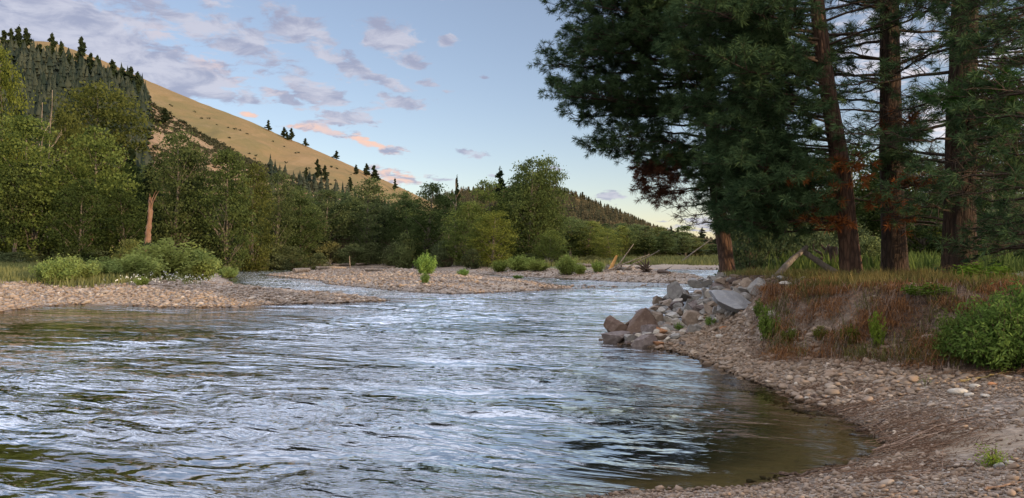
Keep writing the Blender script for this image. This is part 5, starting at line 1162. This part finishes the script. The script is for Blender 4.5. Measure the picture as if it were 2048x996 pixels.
for lab, pix, r, m_, nb in [
  ('pale hook shaped root lying on the cobbles below the small bush', [(1497, 683), (1495, 695), (1503, 705), (1513, 712)], .018, m_root, 0),
  ('long pale root rising right from the hooked one', [(1510, 712), (1540, 703), (1570, 693), (1600, 691)], .016, m_root, 1),
  ('curved pale root sagging over the cobbles', [(1525, 710), (1555, 720), (1575, 712), (1608, 702)], .016, m_root, 1),
  ('brown root hanging in a loop from the bank', [(1672, 650), (1676, 672), (1690, 684), (1715, 687)], .014, m_root, 0),
  ('thick forked root reaching down to the cobbles at the gap in the bank', [(1740, 708), (1725, 716), (1716, 728), (1705, 738)], .026, m_root, 2),
  ('second forked root beside the thick one', [(1745, 710), (1730, 722), (1718, 734), (1712, 742)], .020, m_root, 1),
  ('short root curving left at the gap in the bank', [(1725, 712), (1710, 718), (1700, 728), (1690, 732)], .016, m_root, 0),
  ('root dropping right of the forked roots', [(1757, 710), (1752, 722), (1744, 730)], .014, m_root, 0),
  ('thin root lying under the white round stone', [(1812, 684), (1850, 686), (1880, 690), (1910, 697)], .012, m_root, 1),
  ('second thin root below the first, right of the gap', [(1815, 694), (1835, 702), (1870, 703), (1900, 701)], .014, m_root, 1),
  ('long pale stick along the edge of the cobbles under the big bush', [(1800, 731), (1850, 735), (1900, 739), (1985, 733)], .016, m_root, 2),
  ('second long stick right below the first under the big bush', [(1850, 748), (1900, 746), (1960, 742), (2040, 744)], .013, m_root, 2),
  ('long yellowish branch slanting across the right beach under the bush', [(1920, 764), (1965, 759), (2010, 748), (2048, 742)], .022, bark_mat('yellowish_branch', (.24, .19, .08), (.34, .27, .13), 12, (.15, .1, .05), .3, .004), 1),
  ('long thin branch reaching from the water to the right edge of the photo', [(1745, 905), (1800, 890), (1860, 866), (1920, 842), (1980, 836), (2046, 830)], .014, m_root, 3),
  ('upper long branch of the bundle, running to the same right end', [(1760, 900), (1800, 884), (1850, 868), (1905, 845), (1925, 840)], .012, m_root, 2),
  ('lower long branch of the bundle near the pebbles', [(1780, 898), (1830, 884), (1880, 868), (1930, 850), (2000, 838)], .012, m_root, 2),
  ('pale stick bent over the bundle of branches', [(1800, 850), (1840, 840), (1872, 832), (1900, 843)], .010, m_root, 1),
  ('short pale stick crossing the bundle at its right end', [(1920, 839), (1950, 850), (1980, 855)], .010, m_root, 0),
  ('pale stick in the debris above the cove', [(1640, 790), (1680, 790), (1715, 780), (1760, 770)], .011, m_root, 1),
  ('long pale stick slanting up from the cove into the debris', [(1650, 806), (1700, 798), (1740, 786), (1790, 776)], .011, m_root, 1),
  ('stick low over the shore of the cove', [(1675, 826), (1720, 815), (1760, 810), (1800, 806)], .011, m_root, 1),
  ('thin stick curving above the middle of the debris', [(1725, 838), (1740, 826), (1760, 815), (1790, 800)], .009, m_root, 0),
  ('black waterlogged driftwood piece at the edge of the cove', [(1618, 794), (1632, 799), (1650, 800), (1668, 798)], .030, m_rootd, 1),
  ('black wet branch pointing into the cove', [(1712, 864), (1735, 862), (1755, 852), (1775, 840)], .020, m_rootd, 1),
  ('dark half sunken log at the bottom shore of the cove', [(1560, 951), (1600, 954), (1640, 945), (1690, 938)], .022, m_rootd, 1),
  ('dark stick lying on the pebbles left of the green sprout', [(1890, 940), (1925, 938), (1960, 936)], .016, m_rootd, 0),
  ('pale stick ahead of the dark one on the pebbles', [(1815, 958), (1860, 946), (1895, 940)], .012, m_root, 1),
  ('brown branch lying at the bottom right corner of the beach', [(1970, 985), (2010, 976), (2048, 968)], .014, m_root, 1),
  ('pale root snaking over the top of the rock bank', [(1655, 578), (1680, 570), (1700, 563), (1730, 562)], .022, m_root, 1)]:
    root_line(lab, pix, r, m_, branches=nb)
# fine twigs and roots: debris mass on the beach, hanging rootlets in the bank
def debris(name, label, n, cond, xr, yr, seed, L, r, dirang, mat, spread=.6, zup=.02):
    pts, rng = scatter(n, xr, yr, cond, seed); g_ = G(); m_ = len(pts)
    a = dirang + rng.normal(0, spread, m_); l = rng.uniform(*L, m_); d = np.stack([np.cos(a) * l, np.sin(a) * l, rng.normal(0, .06, m_) * l], -1)
    k = 4; t_ = np.linspace(-.5, .5, k)
    P_ = pts[:, None] + d[:, None] * t_[None, :, None] + rng.standard_normal((m_, k, 3)) * (l * .05)[:, None, None] * np.array([1, 1, .4]); P_[..., 2] = np.maximum(land(P_[..., 0], P_[..., 1]), -.02) + zup * rng.random((m_, 1)) + .012 * rng.random((m_, k))
    rr = (r * rng.uniform(.4, 1.3, m_))[:, None] * np.linspace(1, .5, k)[None]; up = np.array([0, 0, 1.0]); sd_ = nrm(np.cross(d, up))
    ring = [sd_, np.broadcast_to(up, sd_.shape), -sd_]; V_ = np.stack([P_ + rr[..., None] * q[:, None] for q in ring], 2)
    i = (np.arange(m_) * k * 3)[:, None, None] + (np.arange(k - 1) * 3)[None, :, None]; j = np.arange(3)[None, None]; j2 = (j + 1) % 3
    f = np.stack([i + j, i + j2, i + 3 + j2, i + 3 + j], -1).reshape(-1, 4); g_.add(V_.reshape(-1, 3), f, np.repeat(rng.random(m_), k * 3))
    return tag(g_.build(name, mat), label, 'debris', kind='stuff')
deb = lambda x, y, z, i, q: (i['r'] > -.1) & (i['t'] < -.6) & (q < np.clip(np.exp(-((i['r'] - .45) / .55)**2) * (y < 12.2) * (y > 6.7) * (x > 3.2) * 1.1 + .04, 0, 1) * sstep(fbm(x * 1.6, y * 1.6, 471, 3), -.45, .1))
m_twig = leaf_mat('brown_twigs', (.06, .035, .025), (.24, .155, .11), .0, False)
debris('twig_debris', 'brown twigs and rootlets washed up along the cove', 16000, deb, (2.5, 8.5), (5.5, 13), 470, (.15, .6), .0035, R(22), m_twig, .35)
debris('fine_debris', 'scattered fine dark twigs on sand and pebbles', 5000, lambda x, y, z, i, q: (i['r'] > .1) & (i['t'] < -.3) & (q < .5), (2, 9), (5, 15), 473, (.06, .28), .0028, R(15), m_twig, .7)
debris('bank_rootlets', 'dry rootlets and twigs at the foot of the brown bank', 5200, lambda x, y, z, i, q: (i['t'] > -1.5) & (i['t'] < -.1) & (q < .8) & (x / y > .32), (4.6, 10), (10, 18), 475, (.12, .5), .005, R(10), m_twig, .8, .08)

# ------------------------------------------------------------------ driftwood on the bars and the far bank
def drift(label, px0, py0, px1, py1, r, mat=m_greylog, seed=0, nb=0, up=.22, group=None, lift1=0):
    r *= 1.25
    a = hit(px0, py0); x1, y1, z1 = hit(px1, py1)
    if abs(y1 - a[1]) > 6: y1 = a[1] + 3 * np.sign(y1 - a[1]); x1 = (px1 - CX) / F * y1; z1 = float(max(land(np.array([x1]), np.array([y1]))[0], 0))
    return log('driftwood_log', label, (a[0], a[1], a[2] + up), (x1, y1, z1 + up + lift1), r, r * .55, mat, seed, 7, .03, branches=nb, group=group)
DW = [('bleached log at the tip of the gravel island', 588, 547, 620, 544, .22, WOOD['pale'], 1), ('long bleached log lying behind the one at the island tip', 632, 540, 692, 537, .2, WOOD['pale'], 0), ('grey log across the far side of the side channel', 520, 536, 590, 535, .2, m_greylog, 1),
      ('brown log on the bank of the side channel', 560, 534.5, 640, 534, .22, WOOD['brown'], 2), ('crooked grey log in the drift pile of the side channel', 645, 535, 700, 532, .2, m_greylog, 3), ('short log right of the stump post', 712, 532, 740, 529, .15, WOOD['pale'], 1),
      ('half buried log on the island gravel', 732, 544, 768, 545, .12, WOOD['pale'], 0), ('reddish log on the far bank left of the round bush', 800, 533, 835, 533, .22, WOOD['pale'], 0), ('grey log right of the round bush', 872, 531, 905, 529, .18, m_greylog, 2),
      ('pale log left of the rounded bush on the far bar', 1088, 532, 1120, 530, .2, m_greylog, 2), ('bleached log right of the rounded bush on the far bar', 1152, 534, 1186, 535, .2, WOOD['pale'], 0), ('long bleached log above it on the far bar', 1156, 531, 1184, 531, .18, WOOD['pale'], 0),
      ('grey log in the far drift pile', 1212, 541, 1240, 541, .22, m_greylog, 3), ('second grey log in the far drift pile', 1232, 540, 1262, 543, .2, m_greylog, 3), ('lone dark log at the end of the far bar', 1318, 548, 1340, 551, .16, WOOD['brown'], 2)]
for i, (lab, a0, b0, a1, b1, r, m_, nb) in enumerate(DW): drift(lab, a0, b0, a1, b1, r, m_, 60 + i, nb)
x, y, z = hit(1228, 542)
for i, (dx_, dz_, lab, m_) in enumerate([(3.4, 1.6, 'long bleached branch slanting up right from the far drift pile', WOOD['pale']), (2.0, 2.6, 'steep bare branch of the far drift pile', WOOD['pale']), (4.6, 2.0, 'longest bare pole slanting over the far drift pile', m_greylog)]):
    log('driftwood_branch', lab, (x - .8 + i * .9, y + .5 * i, z), (x + dx_, y + .6 * i, z + dz_), .09, .03, m_, 90 + i, 6, .04, branches=2)
snag_m = bark_mat('orange_splintered_wood', (.50, .26, .08), (.62, .36, .14), 4, (.3, .16, .06), .3, .02)
log('splintered_stump', 'orange splintered stump sticking out of the far drift pile', (x - .3, y + .8, z), (x + .4, y + .8, z + 1.5), .22, .10, snag_m, 95, 7)
def rootwad(px, py, s, label, mat, seed):
    x, y, z = hit(px, py); rng = np.random.default_rng(seed); g_ = G()
    for k in range(34):
        d = nrm(rng.standard_normal(3) * np.array([1, .6, .7]) + np.array([0, 0, .25])); tube(g_, limb((0, 0, s * .25), d * s * rng.uniform(.4, 1.0) + np.array([0, 0, s * .25]), rng, 5, 0, .18), np.linspace(.07 * s, .012 * s, 5), 4, cap=False)
    o = g_.build('rootwad', mat, smooth=True); o.location = (x, y, z); tag(o, label, 'driftwood')
rootwad(1292, 545, 1.3, 'brown tangled root wad at the end of the far drift pile', WOOD['brown'], 1); rootwad(1228, 540, 1.1, 'grey root wad in the middle of the far drift pile', m_greylog, 2)
rootwad(628, 534, 1.5, 'dark root wad in the drift pile beyond the island', WOOD['brown'], 3); rootwad(660, 535, 1.2, 'grey root wad right of the dark one beyond the island', m_greylog, 4); rootwad(1097, 532, 1.1, 'grey root wad left of the rounded bush on the far bar', m_greylog, 5)
x, y, z = at(1358, 112); log('fallen_tree', 'grey leaning dead tree with bare branches in the far right wood', (x, y, z), (x + 6.2, y + 1, z + 4.4), .14, .03, m_greylog, 97, 6, .03, 'dead tree', 8)
